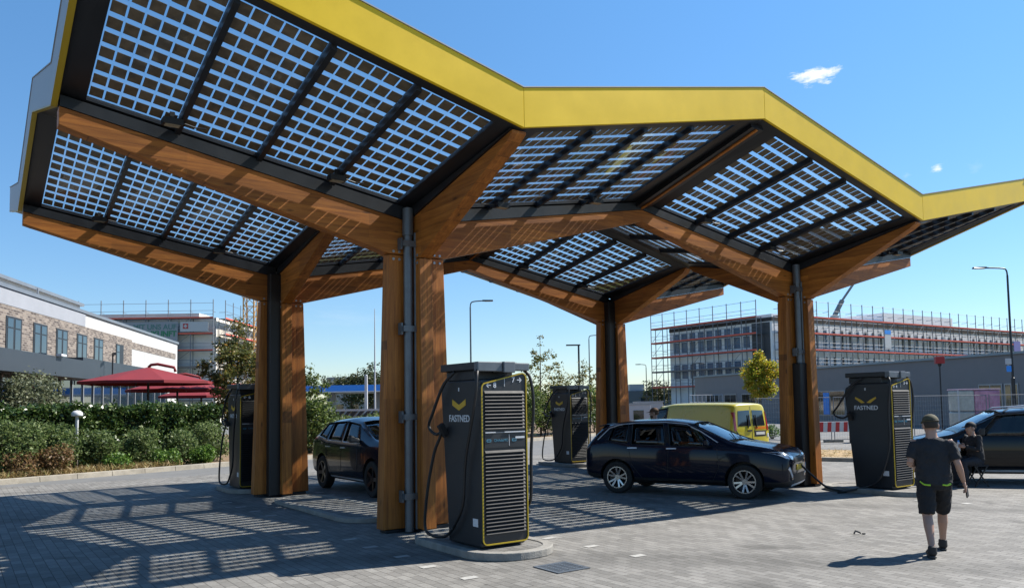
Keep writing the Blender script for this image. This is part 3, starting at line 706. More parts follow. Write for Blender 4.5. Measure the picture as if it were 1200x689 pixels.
    def decal(nm, poly, axis, sgn, m, off=.006, mirror=False, th=.014):
        # poly in (y,z) cast along x, or (x,z) cast along y
        for mir in ((1,-1) if mirror else (1,)):
            pts = []
            P = [Vector((a*(mir if axis=='x' else 1), b)) for a,b in poly]
            Q = []
            for i in range(len(P)):
                a, b = P[i], P[(i+1)%len(P)]
                for k in range(4): Q.append(a.lerp(b, k/4))
            c = sum(Q, Vector((0,0)))/len(Q); rings = [[c.lerp(q, f) for q in Q] for f in (1,.66,.33)]
            out = []; inn = []
            s2 = sgn if axis=='x' else sgn*mir
            for q in [x for r in rings for x in r]+[c]:
                h, nrm = cast((0,q.x,q.y),(-s2,0,0)) if axis=='x' else cast((q.x,0,q.y),(0,-s2,0))
                out.append(h+nrm*off); inn.append(h+nrm*(off-th))
            n = len(Q); k = len(out); vs = out+inn; fs = []
            for r in range(2):
                for i in range(n):
                    j = (i+1)%n; fs.append((r*n+i, r*n+j, (r+1)*n+j, (r+1)*n+i))
            for i in range(n):
                j = (i+1)%n; fs += [(2*n+i,2*n+j,3*n), (i,i+k,j+k,j)]
            MB().add(vs, fs).build(nm, m, t, smooth='auto')
    def seam(nm, line, sgn, r=.0045, m=None):
        pts = []
        for i in range(len(line)-1):
            for k in range(8):
                q = Vector(line[i]).lerp(Vector(line[i+1]), k/8); h, nn = cast((q.x,0,q.y),(0,-sgn,0)); pts.append(h+nn*.001)
        MB().tube(pts, r, 5).build(nm, m or M['black'], t)
    spec['details'](t, decal, seam, cast)
    # underbody, seats, wheels
    L0, L1 = st[0][0], st[-1][0]
    MB().box(L1+.35,-.70,.30,L0-.45,.70,.36).build('floor_pan', M['black'], t)
    for sx in spec.get('seats', (.05,-.85)):
        for sy in (-.36,.36):
            mb = MB(); zb = spec.get('seat_z', .5)
            mb.prism([(sx+.30,zb),(sx+.28,zb+.14),(sx-.18,zb+.12),(sx-.36,zb+.62),(sx-.34,zb+.80),(sx-.42,zb+.82),(sx-.48,zb+.62),(sx-.32,zb)], lambda a,b,q,sy=sy: (a,sy+q,b), -.22, .22)
            mb.build('seat', M['seat'], t, bevel=.03)
    mb = MB(); mb.prism([(st[spec['screen']][0]-.02,.75),(st[spec['screen']][0]-.05,.96),(st[spec['screen']][0]-.45,.93),(st[spec['screen']][0]-.50,.70)], lambda a,b,q: (a,q,b), -.66,.66); mb.build('dashboard', M['seat'], t)
    for wx in spec['axles']:
        for s in (-1, 1):
            w = make_wheel(t, spec['rw'], spec['rim'], spec.get('rim_mat', M['rim']))
            w.location = (wx, s*spec['track'], spec['rw']); w.rotation_euler = (0, random.uniform(0,1.2), 0 if s > 0 else math.pi)
    return t
WHEEL = {}
def make_wheel(parent, r, style, rmat):
    # axle along +y (outer face at +y); the wheel is a part, tyre and rim its sub-parts
    key = (r, style, rmat.name)
    if key not in WHEEL:
        RX = Matrix.Rotation(R(-90), 4, 'X'); rr = r*.70
        a = MB(); a.lathe([(rr,-.10),(r-.02,-.105),(r,-.085),(r,.075),(r-.02,.098),(rr+.01,.102),(rr-.012,.09),(rr-.012,-.10)], 40, 0, RX)
        b = MB(); b.lathe([(rr-.008,-.09),(rr-.008,.085),(rr-.028,.085),(rr-.045,.03),(.12,-.01),(.0,-.01)], 40, 1, RX)
        b.lathe([(rr-.006,.078),(rr-.006,.094),(rr-.026,.094),(rr-.026,.078)], 40, 0, RX)
        n = 5
        for k in range(n):
            for d in ((-.13,.13) if style == 'twin' else (0,)):
                t0 = 2*math.pi*k/n; w0 = .035 if style == 'twin' else .075
                p0 = Vector((.05*math.cos(t0+d*1.2), .052, .05*math.sin(t0+d*1.2))); p1 = Vector(((rr-.02)*math.cos(t0+d*1.9), .078, (rr-.02)*math.sin(t0+d*1.9)))
                b.bar(p0, p1, .03, w0, 0, up=(-math.sin(t0), 0, math.cos(t0)))
        b.lathe([(0,.07),(.055,.07),(.06,.045),(.06,.0)], 16, 0, RX)
        o1 = a.build('tyre', M['tyre'], None, smooth='auto'); o2 = b.build('rim', [rmat, M['rim_dark']], None, smooth='auto')
        WHEEL[key] = (o1.data, o2.data); bpy.data.objects.remove(o1); bpy.data.objects.remove(o2)
        c = MB(); c.lathe([(0,-.06),(.10,-.06),(.10,-.02),(0,-.02)], 16, 0, RX); o3 = c.build('hub', M['rim_dark']); WHEEL[key] += (o3.data,); bpy.data.objects.remove(o3)
    d = WHEEL[key]
    w = bpy.data.objects.new('wheel', d[2]); COL.objects.link(w); w.parent = parent
    for nm, me in (('tyre', d[0]), ('rim', d[1])):
        q = bpy.data.objects.new(nm, me); COL.objects.link(q); q.parent = w
    return w
NIRO = [ # xl, xb, xt, zs, zb, zt, wl, wb, wt
 (2.19,2.20,2.18,.27,.74,.82,.66,.66,.54),(2.16,2.15,2.06,.22,.85,.935,.82,.80,.68),(1.94,1.92,1.84,.20,.935,1.015,.895,.865,.74),
 (1.40,1.40,1.42,.20,.985,1.075,.91,.895,.76),(1.08,1.02,1.10,.20,1.00,1.115,.905,.90,.76),(.68,.70,.24,.20,1.01,1.49,.905,.90,.63),
 (-.18,-.18,-.30,.20,1.02,1.558,.905,.90,.635),(-.28,-.28,-.40,.20,1.022,1.56,.905,.90,.635),(-1.02,-1.04,-1.08,.20,1.035,1.548,.905,.90,.62),
 (-1.12,-1.13,-1.18,.20,1.045,1.54,.905,.90,.615),(-1.46,-1.58,-1.50,.21,1.11,1.50,.905,.89,.605),(-1.95,-1.99,-1.80,.25,1.09,1.435,.88,.85,.58),
 (-2.13,-2.13,-2.10,.29,.98,1.07,.83,.81,.66),(-2.19,-2.19,-2.17,.34,.84,.92,.70,.70,.55)]
def niro_details(t, decal, seam, cast):
    decal('headlight', [(.42,.84),(.50,.755),(.78,.80),(.86,.915),(.76,.925),(.50,.885)], 'x', 1, M['headlight'], mirror=True)
    decal('grille', [(-.40,.70),(.40,.70),(.44,.80),(-.44,.80)], 'x', 1, M['cladding'], off=.004)
    decal('lower_grille', [(-.50,.30),(.50,.30),(.46,.48),(-.46,.48)], 'x', 1, M['black'], off=.004)
    decal('chin_strip', [(-.62,.265),(.62,.265),(.60,.295),(-.60,.295)], 'x', 1, M['chrome'], off=.008)
    decal('fog_lamp_surround', [(.56,.44),(.63,.42),(.78,.60),(.73,.64)], 'x', 1, M['chrome'], mirror=True, off=.008)
    decal('number_plate', [(-.26,.545),(.26,.545),(.26,.655),(-.26,.655)], 'x', 1, M['plate_yellow'], off=.016, th=.02)
    decal('taillight', [(.52,.86),(.72,.80),(.77,.98),(.66,1.06),(.58,.98)], 'x', -1, M['taillight'], mirror=True)
    decal('rear_plate', [(-.26,.62),(.26,.62),(.26,.73),(-.26,.73)], 'x', -1, M['plate_yellow'], off=.012)
    for s in (-1, 1):
        for x in (-.14, -1.0): decal('door_handle', [(x-.11,.945),(x+.10,.95),(x+.10,.972),(x-.11,.967)], 'y', s, M['chrome'], off=.032, th=.03)
        seam('door_seam', [(.80,.97),(.84,.60),(.70,.33),(-.20,.31)], s); seam('door_seam', [(-.21,.97),(-.24,.31)], s); seam('door_seam', [(-.24,.31),(-.78,.31),(-1.02,.62),(-1.10,1.0)], s)
        decal('sill_strip', [(-.80,.27),(.80,.27),(.82,.30),(-.82,.30)], 'y', s, M['rim_dark'], off=.012)
        mb = MB(); h, nn = cast((.60,0,1.03),(0,-s,0)); y = abs(h.y)
        mb.hexa([(.54,s*(y-.01),1.02),(.72,s*(y-.01),1.02),(.69,s*(y+.20),1.03),(.57,s*(y+.20),1.03),(.54,s*(y-.01),1.09),(.68,s*(y-.01),1.10),(.67,s*(y+.20),1.17),(.56,s*(y+.20),1.17)]); mb.build('mirror', M['navy_paint'], t, bevel=.03)
    for s in (-1,1): seam('window_trim', [(-1.84,1.12),(-1.62,1.36),(-1.40,1.435),(-1.0,1.478),(-.35,1.492),(.10,1.455),(.42,1.315),(.86,1.06)], s, .012, M['chrome'])
    for y in (-.22,.20):
        mb = MB(); mb.bar((1.04,y-.12,1.15),(.78,y+.42,1.275),.018,.012); mb.build('wiper', M['black'], t)
    mb = MB(); mb.hexa([(-1.72,-.56,1.432),(-1.93,-.53,1.395),(-1.93,.53,1.395),(-1.72,.56,1.432),(-1.72,-.56,1.464),(-1.94,-.53,1.415),(-1.94,.53,1.415),(-1.72,.56,1.464)]); mb.build('roof_spoiler', M['navy_paint'], t, bevel=.012)
    mb = MB(); mb.box(2.16,.30,.66,2.195,.52,.73); mb.build('charge_flap', M['cladding'], t, bevel=.01)
KF, KR = (4.53,15.62), (2.18,17.04)
niro = dict(st=NIRO, paint=M['navy_paint'], side=(5,7,9), privacy=(7,9), screen=4, rear=11, black_pillars=(6,8,10), axles=(1.33,-1.37), track=.80, rw=.335, rim='twin', chrome='', details=niro_details)
hd = math.atan2(KF[1]-KR[1], KF[0]-KR[0])
f = Vector((math.cos(hd), math.sin(hd), 0)); lft = Vector((-f.y, f.x, 0))
kc = Vector(((KF[0]+KR[0])/2,(KF[1]+KR[1])/2,0)) + f*.02 + lft*.90
make_car('parked_car', 'dark blue five-door hatchback charging at the right-hand timber column, nose to the cable', 'car', kc, hd, niro, 'cars charging under the canopy')
SUV = [tuple(c*(1.02 if k < 3 else 1.0) for k, c in enumerate(r)) for r in NIRO]
SUV = [(r[0],r[1],r[2],r[3],r[4]+(.02 if 4<i<11 else .01),r[5]+(-.03 if i>7 and r[5]>1.2 else (.03 if r[5]<1.2 else -.01)),r[6]+.015,r[7]+.015,r[8]) for i, r in enumerate(SUV)]
def suv_details(t, decal, seam, cast):
    niro_p = M['navy_paint']
    decal('headlight', [(.42,.86),(.50,.79),(.78,.83),(.86,.92),(.74,.93)], 'x', 1, M['headlight'], mirror=True)
    decal('grille', [(-.38,.55),(.38,.55),(.46,.72),(-.46,.72)], 'x', 1, M['black'], off=.004)
    decal('lower_grille', [(-.60,.28),(.60,.28),(.55,.44),(-.55,.44)], 'x', 1, M['black'], off=.004)
    decal('number_plate', [(-.26,.455),(.26,.455),(.26,.565),(-.26,.565)], 'x', 1, M['plate'], off=.016, th=.02)
    decal('taillight', [(.30,.93),(.72,.91),(.77,1.0),(.66,1.03)], 'x', -1, M['taillight'], mirror=True)
    for s in (-1, 1):
        for x in (-.12, -.98): decal('door_handle', [(x-.10,.905),(x+.10,.91),(x+.10,.935),(x-.10,.93)], 'y', s, M['chrome'], off=.03, th=.028)
        seam('door_seam', [(.62,.93),(.66,.60),(.52,.33),(-.20,.31)], s); seam('door_seam', [(-.21,.97),(-.24,.31)], s); seam('door_seam', [(-.24,.31),(-.78,.31),(-1.02,.62),(-1.10,1.0)], s)
        decal('sill_strip', [(-.86,.29),(.86,.29),(.88,.315),(-.88,.315)], 'y', s, M['chrome'], off=.012)
        mb = MB(); h, nn = cast((.60,0,1.05),(0,-s,0)); y = abs(h.y)
        mb.hexa([(.54,s*(y-.01),1.05),(.72,s*(y-.01),1.05),(.69,s*(y+.22),1.05),(.57,s*(y+.22),1.05),(.54,s*(y-.01),1.12),(.68,s*(y-.01),1.13),(.67,s*(y+.22),1.21),(.56,s*(y+.22),1.21)]); mb.build('mirror', M['black'], t, bevel=.03)
    for y in (-.22,.20):
        mb = MB(); mb.bar((1.06,y-.12,1.16),(.80,y+.42,1.285),.018,.012); mb.build('wiper', M['black'], t)
suv = dict(st=SUV, paint=M['blueblack_paint'], side=(5,7,9), privacy=(7,9), screen=4, rear=11, black_pillars=(6,8,10), axles=(1.34,-1.36), track=.815, rw=.352, rim='single', rim_mat=M['rim_dark'], chrome='low', details=suv_details)
hd = math.atan2(16.83-19.01, -2.99+4.54)
f = Vector((math.cos(hd), math.sin(hd), 0)); lft = Vector((-f.y, f.x, 0))
make_car('parked_car', 'dark blue sport utility car with black wheels, partly hidden by the nearest timber column', 'car', Vector((-3.77,17.92,0)) + lft*.92, hd, suv, 'cars charging under the canopy').scale = (1., 1.03, 1.085)
# tall dark car on the right, cut by the picture edge
MPV = [(2.25,2.26,2.22,.27,.72,.82,.62,.66,.52),(2.20,2.18,2.10,.22,.84,.95,.80,.79,.66),(2.02,1.98,1.92,.21,.94,1.04,.90,.875,.74),
 (1.42,1.42,1.45,.21,1.02,1.12,.92,.91,.76),(1.28,1.22,1.30,.21,1.05,1.17,.92,.915,.76),(.90,.92,.40,.21,1.06,1.62,.92,.915,.66),
 (-.16,-.16,-.28,.21,1.06,1.68,.92,.915,.67),(-.27,-.27,-.39,.21,1.06,1.685,.92,.915,.67),(-1.08,-1.10,-1.16,.21,1.06,1.685,.92,.915,.665),
 (-1.20,-1.22,-1.28,.21,1.06,1.68,.92,.915,.66),(-1.85,-1.92,-1.98,.22,1.08,1.64,.91,.90,.65),(-2.08,-2.10,-2.12,.24,1.07,1.60,.89,.87,.64),
 (-2.22,-2.24,-2.25,.28,1.0,1.10,.84,.83,.68),(-2.28,-2.28,-2.27,.33,.86,.94,.70,.70,.55)]
def mpv_details(t, decal, seam, cast):
    decal('headlight', [(.42,.80),(.50,.75),(.74,.80),(.80,.89),(.72,.89),(.48,.83)], 'x', 1, M['headlight'], mirror=True)
    decal('grille', [(-.40,.60),(.40,.60),(.42,.76),(-.42,.76)], 'x', 1, M['black'], off=.004)
    decal('number_plate', [(-.26,.45),(.26,.45),(.26,.56),(-.26,.56)], 'x', 1, M['plate'], off=.016, th=.02)
    decal('taillight', [(.60,.92),(.74,.88),(.78,1.2),(.70,1.25)], 'x', -1, M['taillight'], mirror=True)
    for s in (-1, 1):
        for x in (-.12, -1.02): decal('door_handle', [(x-.10,.945),(x+.10,.95),(x+.10,.975),(x-.10,.97)], 'y', s, M['black'], off=.03, th=.028)
        seam('door_seam', [(1.0,.98),(.98,.60),(.86,.33),(-.20,.31)], s); seam('door_seam', [(-.22,1.0),(-.25,.31)], s); seam('door_seam', [(-.25,.31),(-.82,.31),(-1.08,.62),(-1.18,1.0)], s)
        decal('sill_strip', [(-.86,.29),(.86,.29),(.88,.325),(-.88,.325)], 'y', s, M['chrome'], off=.012)
        mb = MB(); mb.tube([(.32,s*.60,1.60),(.20,s*.605,1.67),(-.9,s*.61,1.735),(-1.75,s*.60,1.69),(-1.9,s*.60,1.62)], .018, 8); mb.build('roof_rail', M['chrome'], t, smooth=True)
        mb = MB(); h, nn = cast((.86,0,1.08),(0,-s,0)); y = abs(h.y)
        mb.hexa([(.80,s*(y-.01),1.08),(.98,s*(y-.01),1.08),(.95,s*(y+.22),1.08),(.83,s*(y+.22),1.08),(.80,s*(y-.01),1.15),(.94,s*(y-.01),1.16),(.93,s*(y+.22),1.26),(.82,s*(y+.22),1.26)]); mb.build('mirror', M['black'], t, bevel=.03)
mpv = dict(st=MPV, paint=M['black_paint'], side=(5,7,9), screen=4, rear=11, black_pillars=(6,8), axles=(1.42,-1.46), track=.82, rw=.345, rim='twin', chrome='', details=mpv_details, seat_z=.55)
make_car('parked_car', 'tall black family car with silver roof rails at the right picture edge', 'car', (11.40,18.20,0), math.atan2(.28,-1), mpv, 'cars charging under the canopy')
VAN = [(2.46,2.47,2.40,.28,.72,.84,.70,.72,.60),(2.40,2.38,2.22,.24,.86,1.00,.86,.85,.72),(2.15,2.10,1.95,.24,.98,1.10,.93,.92,.78),
 (1.70,1.70,1.62,.24,1.05,1.20,.955,.945,.80),(1.45,1.42,1.42,.24,1.08,1.26,.955,.945,.80),(1.15,1.20,.62,.24,1.10,1.86,.955,.95,.76),
 (.30,.30,.24,.24,1.10,1.93,.955,.95,.78),(.18,.18,.10,.24,1.10,1.94,.955,.95,.78),(-.9,-.9,-.9,.24,1.10,1.95,.955,.95,.78),
 (-1.9,-1.9,-1.9,.24,1.10,1.94,.955,.95,.78),(-2.36,-2.38,-2.33,.26,1.10,1.92,.945,.935,.76),(-2.47,-2.47,-2.39,.34,1.08,1.86,.90,.90,.72)]
def van_details(t, decal, seam, cast):
    for s in (-1, 1):
        decal('rear_door_window', [(s*.05,1.16),(s*.66,1.16),(s*.60,1.66),(s*.06,1.68)], 'x', -1, M['rear_pane'], off=.008)
        decal('taillight', [(s*.74,1.0),(s*.835,1.0),(s*.80,1.62),(s*.735,1.62)], 'x', -1, M['taillight'], off=.012)
        decal('reversing_lamp', [(s*.77,.78),(s*.86,.78),(s*.855,.90),(s*.765,.90)], 'x', -1, M['plate'], off=.012)
        mb = MB(); h, n2 = cast((0,s*.22,1.2),(1,0,0)); mb.bar((h.x-.03,s*.22,1.08),(h.x-.01,s*.16,1.52),.03,.02); mb.build('wiper', M['black'], t)
        seam('door_seam', [(1.30,1.05),(1.32,.40),(.30,.38)], s); seam('door_seam', [(.26,1.10),(.26,.38)], s)
        decal('door_handle', [(.42,.98),(.60,.98),(.60,1.02),(.42,1.02)], 'y', s, M['black'], off=.03, th=.028)
        mb = MB(); mb.hexa([(1.06,s*.94,1.12),(1.24,s*.94,1.12),(1.22,s*1.17,1.12),(1.08,s*1.17,1.12),(1.06,s*.94,1.20),(1.20,s*.94,1.20),(1.20,s*1.17,1.38),(1.08,s*1.17,1.38)]); mb.build('mirror', M['black'], t, bevel=.03)
    decal('number_plate', [(-.62,.86),(-.18,.86),(-.18,.95),(-.62,.95)], 'x', -1, M['plate'], off=.012)
    decal('plate_recess', [(-.70,.80),(-.10,.80),(-.10,1.0),(-.70,1.0)], 'x', -1, M['cladding'], off=.003)
    decal('orange_panel', [(-.70,1.04),(-.12,1.04),(-.12,1.13),(-.70,1.13)], 'x', -1, M['indicator'], off=.004)
    decal('door_handle', [(.04,.98),(.24,.98),(.24,1.03),(.04,1.03)], 'x', -1, M['black'], off=.025, th=.03)
    decal('headlight', [(.52,.78),(.80,.84),(.84,1.0),(.66,.98)], 'x', 1, M['headlight'], mirror=True)
    decal('grille', [(-.44,.66),(.44,.66),(.40,.88),(-.40,.88)], 'x', 1, M['black'])
    mb = MB(); hs = []
    for z in [.6+.06*k for k in range(21)]:
        h, n2 = cast((0,.0,z),(1,0,0)); hs.append(h+n2*.001)
    MB().tube(hs, .006, 5).build('door_seam', M['black'], t)
M['rear_pane'] = mat('dark_rear_pane', (.012,.015,.018), .06, 0, 0, coat=1.)
van = dict(st=VAN, paint=M['van_yellow'], side=(5,), screen=4, axles=(1.60,-1.55), track=.85, rw=.33, rim='single', rim_mat=M['rim_dark'], details=van_details, seats=(.75,), seat_z=.7)
hd = math.atan2(.82,-.57)
f = Vector((math.cos(hd), math.sin(hd), 0))
make_car('delivery_van', 'bright yellow panel van with two dark rear windows, parked beyond the blue hatchback', 'van', Vector((7.68,25.5,0)) + f*2.62, hd, van).scale = (1.06, 1, .965)
# ------------------------------------------------------------------ plants
rng = np.random.default_rng(11)
def ray_at(px, py, Y):      # where the photograph's pixel lies at distance Y
    x = (px-600)/927.64; u = (415.4-py)/927.64; cr, sr = math.cos(ROLL), math.sin(ROLL)
    x, u = cr*x - sr*u, sr*x + cr*u
    cp, sp = math.cos(PITCH), math.sin(PITCH); r = Vector((x, cp-u*sp, sp+u*cp))
    return Vector((0,0,HC)) + r*(Y/r.y)
def leaves(name, pts, size, m, parent, asp=.55, up=.0, jitter=.35):
    pts = np.asarray(pts, dtype=np.float64); n = len(pts)
    a = rng.normal(size=(n,3)); a[:,2] *= .7; a[:,2] -= up; a /= np.linalg.norm(a,axis=1,keepdims=True)
    b = rng.normal(size=(n,3)); b -= a*(a*b).sum(1,keepdims=True); b /= np.linalg.norm(b,axis=1,keepdims=True)
    s = size*(1+jitter*rng.uniform(-1,1,size=(n,1)))
    c = np.cross(a,b)*s*.10
    q = np.stack([pts-a*s*.5, pts+b*s*asp*.5+c, pts+a*s*.5, pts-b*s*asp*.5+c],1).reshape(-1,3)
    me = bpy.data.meshes.new(name); me.vertices.add(4*n); me.vertices.foreach_set('co', q.ravel())
    me.loops.add(4*n); me.loops.foreach_set('vertex_index', np.arange(4*n)); me.polygons.add(n)
    me.polygons.foreach_set('loop_start', np.arange(0,4*n,4)); me.polygons.foreach_set('loop_total', np.full(n,4)); me.update(); me.validate()
    me.materials.append(m); o = bpy.data.objects.new(name, me); COL.objects.link(o)
    if parent is not None: o.parent = parent
    return o
def blob(c, r, n, shell=.5):       # points through an ellipsoid, denser near the skin
    d = rng.normal(size=(n,3)); d /= np.linalg.norm(d,axis=1,keepdims=True)
    k = (shell + (1-shell)*rng.uniform(size=(n,1)))*(1+.10*rng.normal(size=(n,1)))
    return np.asarray(c) + d*k*np.asarray(r)
M['bark'] = mat('grey_brown_bark', (.13,.10,.075), .9, 0, .3, 14, .6, 40)
M['leaf_greygreen'] = leaf_mat('grey_green_leaves', (.055,.095,.026), (.165,.225,.070), (.27,.32,.13), transl=.42)
M['leaf_dark'] = leaf_mat('glossy_dark_leaves', (.022,.050,.012), (.080,.135,.030), (.20,.25,.09), rough=.30, transl=.25)
M['leaf_bright'] = leaf_mat('bright_green_leaves', (.045,.10,.012), (.13,.24,.030), (.20,.30,.06))
M['leaf_olive'] = leaf_mat('olive_leaves', (.085,.105,.050), (.19,.21,.115), (.27,.28,.18))
M['leaf_autumn'] = leaf_mat('turning_leaves', (.065,.085,.022), (.19,.19,.050), (.34,.20,.05), transl=.4)
M['leaf_yellow'] = leaf_mat('yellow_green_leaves', (.22,.26,.02), (.50,.42,.03), (.60,.30,.04), transl=.5)
M['leaf_birch'] = leaf_mat('birch_leaves', (.075,.100,.025), (.22,.20,.055), (.38,.26,.08), transl=.45)
M['leaf_far'] = leaf_mat('far_green_leaves', (.035,.050,.020), (.085,.105,.045), (.12,.11,.05))
M['leaf_hedge2'] = leaf_mat('mixed_green_leaves', (.045,.080,.018), (.125,.175,.038), (.21,.24,.07), transl=.4)
M['dry_grass'] = leaf_mat('dry_grass_blades', (.28,.19,.075), (.42,.32,.14), (.20,.22,.06))
def bush(label, x, y, r, h, m, n, size, group, cat='shrub', name='shrub', lumps=7):
    t = thing(name, label, cat, (x,y,0), 0, group)
    P = [blob((0,0,h*.50),(r*.86,r*.86,h*.47),int(n*.45),.55)]
    for k in range(lumps):
        a = rng.uniform(0,6.28); e = rng.uniform(.1,1.0); rr = r*rng.uniform(.35,.55)
        c = (math.cos(a)*r*.68*(1-e*.35), math.sin(a)*r*.68*(1-e*.35), h*(.22+.60*e))
        P.append(blob(c,(rr,rr,min(rr,h*.3)),int(n*.55/lumps),.5))
    p = np.concatenate(P); p[:,2] = np.abs(p[:,2])+.02
    leaves('foliage', p, size, m, t)
    mb = MB()
    for k in range(6):
        a = k*1.05; mb.tube([(0.06*math.cos(a),.06*math.sin(a),0),(r*.3*math.cos(a),r*.3*math.sin(a),h*.4),(r*.5*math.cos(a+.2),r*.5*math.sin(a+.2),h*.75)],[.022,.014,.006],5)
    mb.build('stem', M['bark'], t)
    return t
def tree(label, x, y, h, crown_z, crown_r, m, n, size, trunk_r, group=None, sparse=False, limbs=11, spread=1., name='tree', cat='tree', clump=.42, zr=None):
    t = thing(name, label, cat, (x,y,0), rng.uniform(0,6), group)
    mb = MB(); lean = rng.uniform(-.02,.02,2)*h
    top = (lean[0], lean[1], h*.93)
    mb.tube([(0,0,-.02),(lean[0]*.2,lean[1]*.2,h*.3),(lean[0]*.6,lean[1]*.6,h*.65),top],[trunk_r*1.15,trunk_r*.85,trunk_r*.5,trunk_r*.12],8)
    ctr = []
    zr = zr or (h-crown_z)
    for k in range(limbs):
        f = (k+.5)/limbs; z0 = crown_z + zr*f*.78; a = k*2.4 + rng.uniform(-.4,.4)
        prof = math.sin(math.pi*min(1,.22+.72*f))**.8
        L = crown_r*prof*rng.uniform(.72,1.12)*spread
        b0 = Vector((lean[0]*z0/h, lean[1]*z0/h, z0*.92)); e = b0 + Vector((math.cos(a)*L, math.sin(a)*L, L*.55+.1))
        mid = b0.lerp(e,.5)+Vector((0,0,-.06*L))
        mb.tube([b0,mid,e],[trunk_r*.34*(1-f*.5),trunk_r*.2,trunk_r*.05],5)
        for q in (.45,.7,.9,1.05):
            ctr.append(b0.lerp(e,q)+Vector(rng.normal(size=3))*.12*crown_r)
    ctr.append(Vector(top)); ctr.append(Vector(top)*.93)
    mb.build('trunk', M['bark'], t, smooth=True)
    per = n//len(ctr); P = []
    for c in ctr:
        rr = crown_r*clump*rng.uniform(.6,1.15); P.append(blob(c,(rr,rr,rr*.75),int(per*rng.uniform(.5,1.4)),.15))
    leaves('foliage', np.concatenate(P), size, m, t)
    return t
# planting bed along the kerb on the left
K0 = Vector((-13.53,21.0,0)); KD = Vector((.581,.814,0)).normalized(); KN = Vector((-KD.y,KD.x,0))
def bed(t, o, z=0): return K0 + KD*t + KN*o + Vector((0,0,z))
def bed_t(px, o):      # parameter along the bed where the photograph's column px meets offset o
    r = ray_at(px, 500, 1.0); d = Vector((r.x,1,0)); b = bed(0,o)
    # solve d*s = b + KD*t
    det = d.x*(-KD.y) - d.y*(-KD.x); s = (b.x*(-KD.y) - b.y*(-KD.x))/det
    return (d*s - b).dot(KD)
def strip(name, t0, t1, o0, o1, z, m, thick=None):
    mb = MB()
    if thick: mb.hexa([bed(t0,o0),bed(t1,o0),bed(t1,o1),bed(t0,o1)]+[bed(t0,o0,thick),bed(t1,o0,thick),bed(t1,o1,thick),bed(t0,o1,thick)])
    else: mb.add([bed(t0,o0,z),bed(t1,o0,z),bed(t1,o1,z),bed(t0,o1,z)],[(0,1,2,3)])
    return struct(mb, name, m)
kb = MB(); t = -16.
while t < 60:
    kb.hexa([bed(t,0,-.01),bed(t+.985,0,-.01),bed(t+.985,.30,-.01),bed(t,.30,-.01),bed(t,.02,.13),bed(t+.985,.02,.13),bed(t+.985,.30,.13),bed(t,.30,.13)]); t += 1.0
M['kerb'] = mat('weathered_kerb_stone', (.40,.36,.29), .85, 0, .25, 3, .3, 50)
struct(kb, 'kerb', M['kerb'])
strip('planting_bed', -16, 60, .30, 26, .07, M['soil'])
# clipped hedge
h0, h1 = bed_t(-40, 3.4), bed_t(262, 3.4)
hedge = thing('hedge', 'long clipped evergreen hedge with glossy leaves behind the row of bushes', 'hedge')
n = 30000; tt = rng.uniform(h0,h1,n); face = rng.uniform(size=n)
oo = np.where(face<.55, 3.4+np.abs(rng.normal(size=n))*.13, 3.4+rng.uniform(size=n)*1.1); zz = np.where(face<.55, rng.uniform(.1,1.98,n), 1.9+rng.normal(size=n)*.10)
bump = .10*np.sin(tt*2.1)+.08*np.sin(tt*5.3+1); oo = oo - bump*(face<.55); zz = zz + bump*.6*(face>=.55)
P = np.stack([K0.x+KD.x*tt+KN.x*oo, K0.y+KD.y*tt+KN.y*oo, zz],1); leaves('foliage', P, .125, M['leaf_dark'], hedge, asp=.6)
mb = MB()
for k in np.arange(h0+.2,h1,.7): p = bed(k,3.95); mb.tube([p, p+Vector((0,0,1.6))],[.03,.015],5)
mb.build('stems', M['bark'], hedge)['kind'] = 'stuff'
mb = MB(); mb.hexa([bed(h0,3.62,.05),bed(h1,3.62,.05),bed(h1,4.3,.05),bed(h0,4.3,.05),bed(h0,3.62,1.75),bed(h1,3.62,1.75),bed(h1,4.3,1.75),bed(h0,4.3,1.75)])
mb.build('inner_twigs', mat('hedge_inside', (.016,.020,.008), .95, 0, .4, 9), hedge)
for px, o, r, hh, mm, nn, sz, lab in ((18,1.5,.98,1.75,'leaf_greygreen',5200,.095,'big grey-green bush at the left picture edge, fullest of the row before the hedge'),
        (74,1.7,.80,1.55,'leaf_greygreen',4200,.095,'grey-green bush directly below and left of the white vent pipe'),
        (118,1.5,.64,1.35,'leaf_greygreen',3600,.09,'rounded grey-green bush just right of the white vent pipe'),
        (164,1.5,.66,1.40,'leaf_greygreen',3600,.09,'rounded grey-green bush between the first two bright green cushions'),
        (213,1.5,.64,1.30,'leaf_greygreen',3400,.09,'grey-green bush behind the middle and right bright green cushions'),
        (248,1.9,.75,1.45,'leaf_greygreen',2800,.09,'grey-green bush at the hedge end next to the half hidden charging pillar')):
    p = bed(bed_t(px,o),o); bush(lab, p.x, p.y, r, hh, M[mm], nn, sz, 'grey-green bushes in front of the hedge')
for px, o, r, hh, lab in ((138,.85,.47,.62,'low bright green cushion shrub, leftmost of three along the kerb'),(195,.85,.50,.62,'low bright green cushion shrub, middle one of three along the kerb'),(236,1.0,.50,.66,'low bright green cushion shrub nearest the half hidden charging pillar')):
    p = bed(bed_t(px,o),o); bush(lab, p.x, p.y, r, hh, M['leaf_bright'], 2200, .085, 'bright green cushion shrubs along the kerb')
p = ray_at(36,430,30.5); bush('tall silvery olive-like shrub rising behind the hedge before the brick building', p.x, p.y, 1.40, 3.55, M['leaf_olive'], 7500, .12, None, lumps=12)
p = ray_at(278,400,36); tree('loose autumn-tinted tree between the red parasols and the left rear column', p.x, p.y, 6.1, 1.2, 1.45, M['leaf_autumn'], 12000, .15, .08, limbs=17, clump=.36)
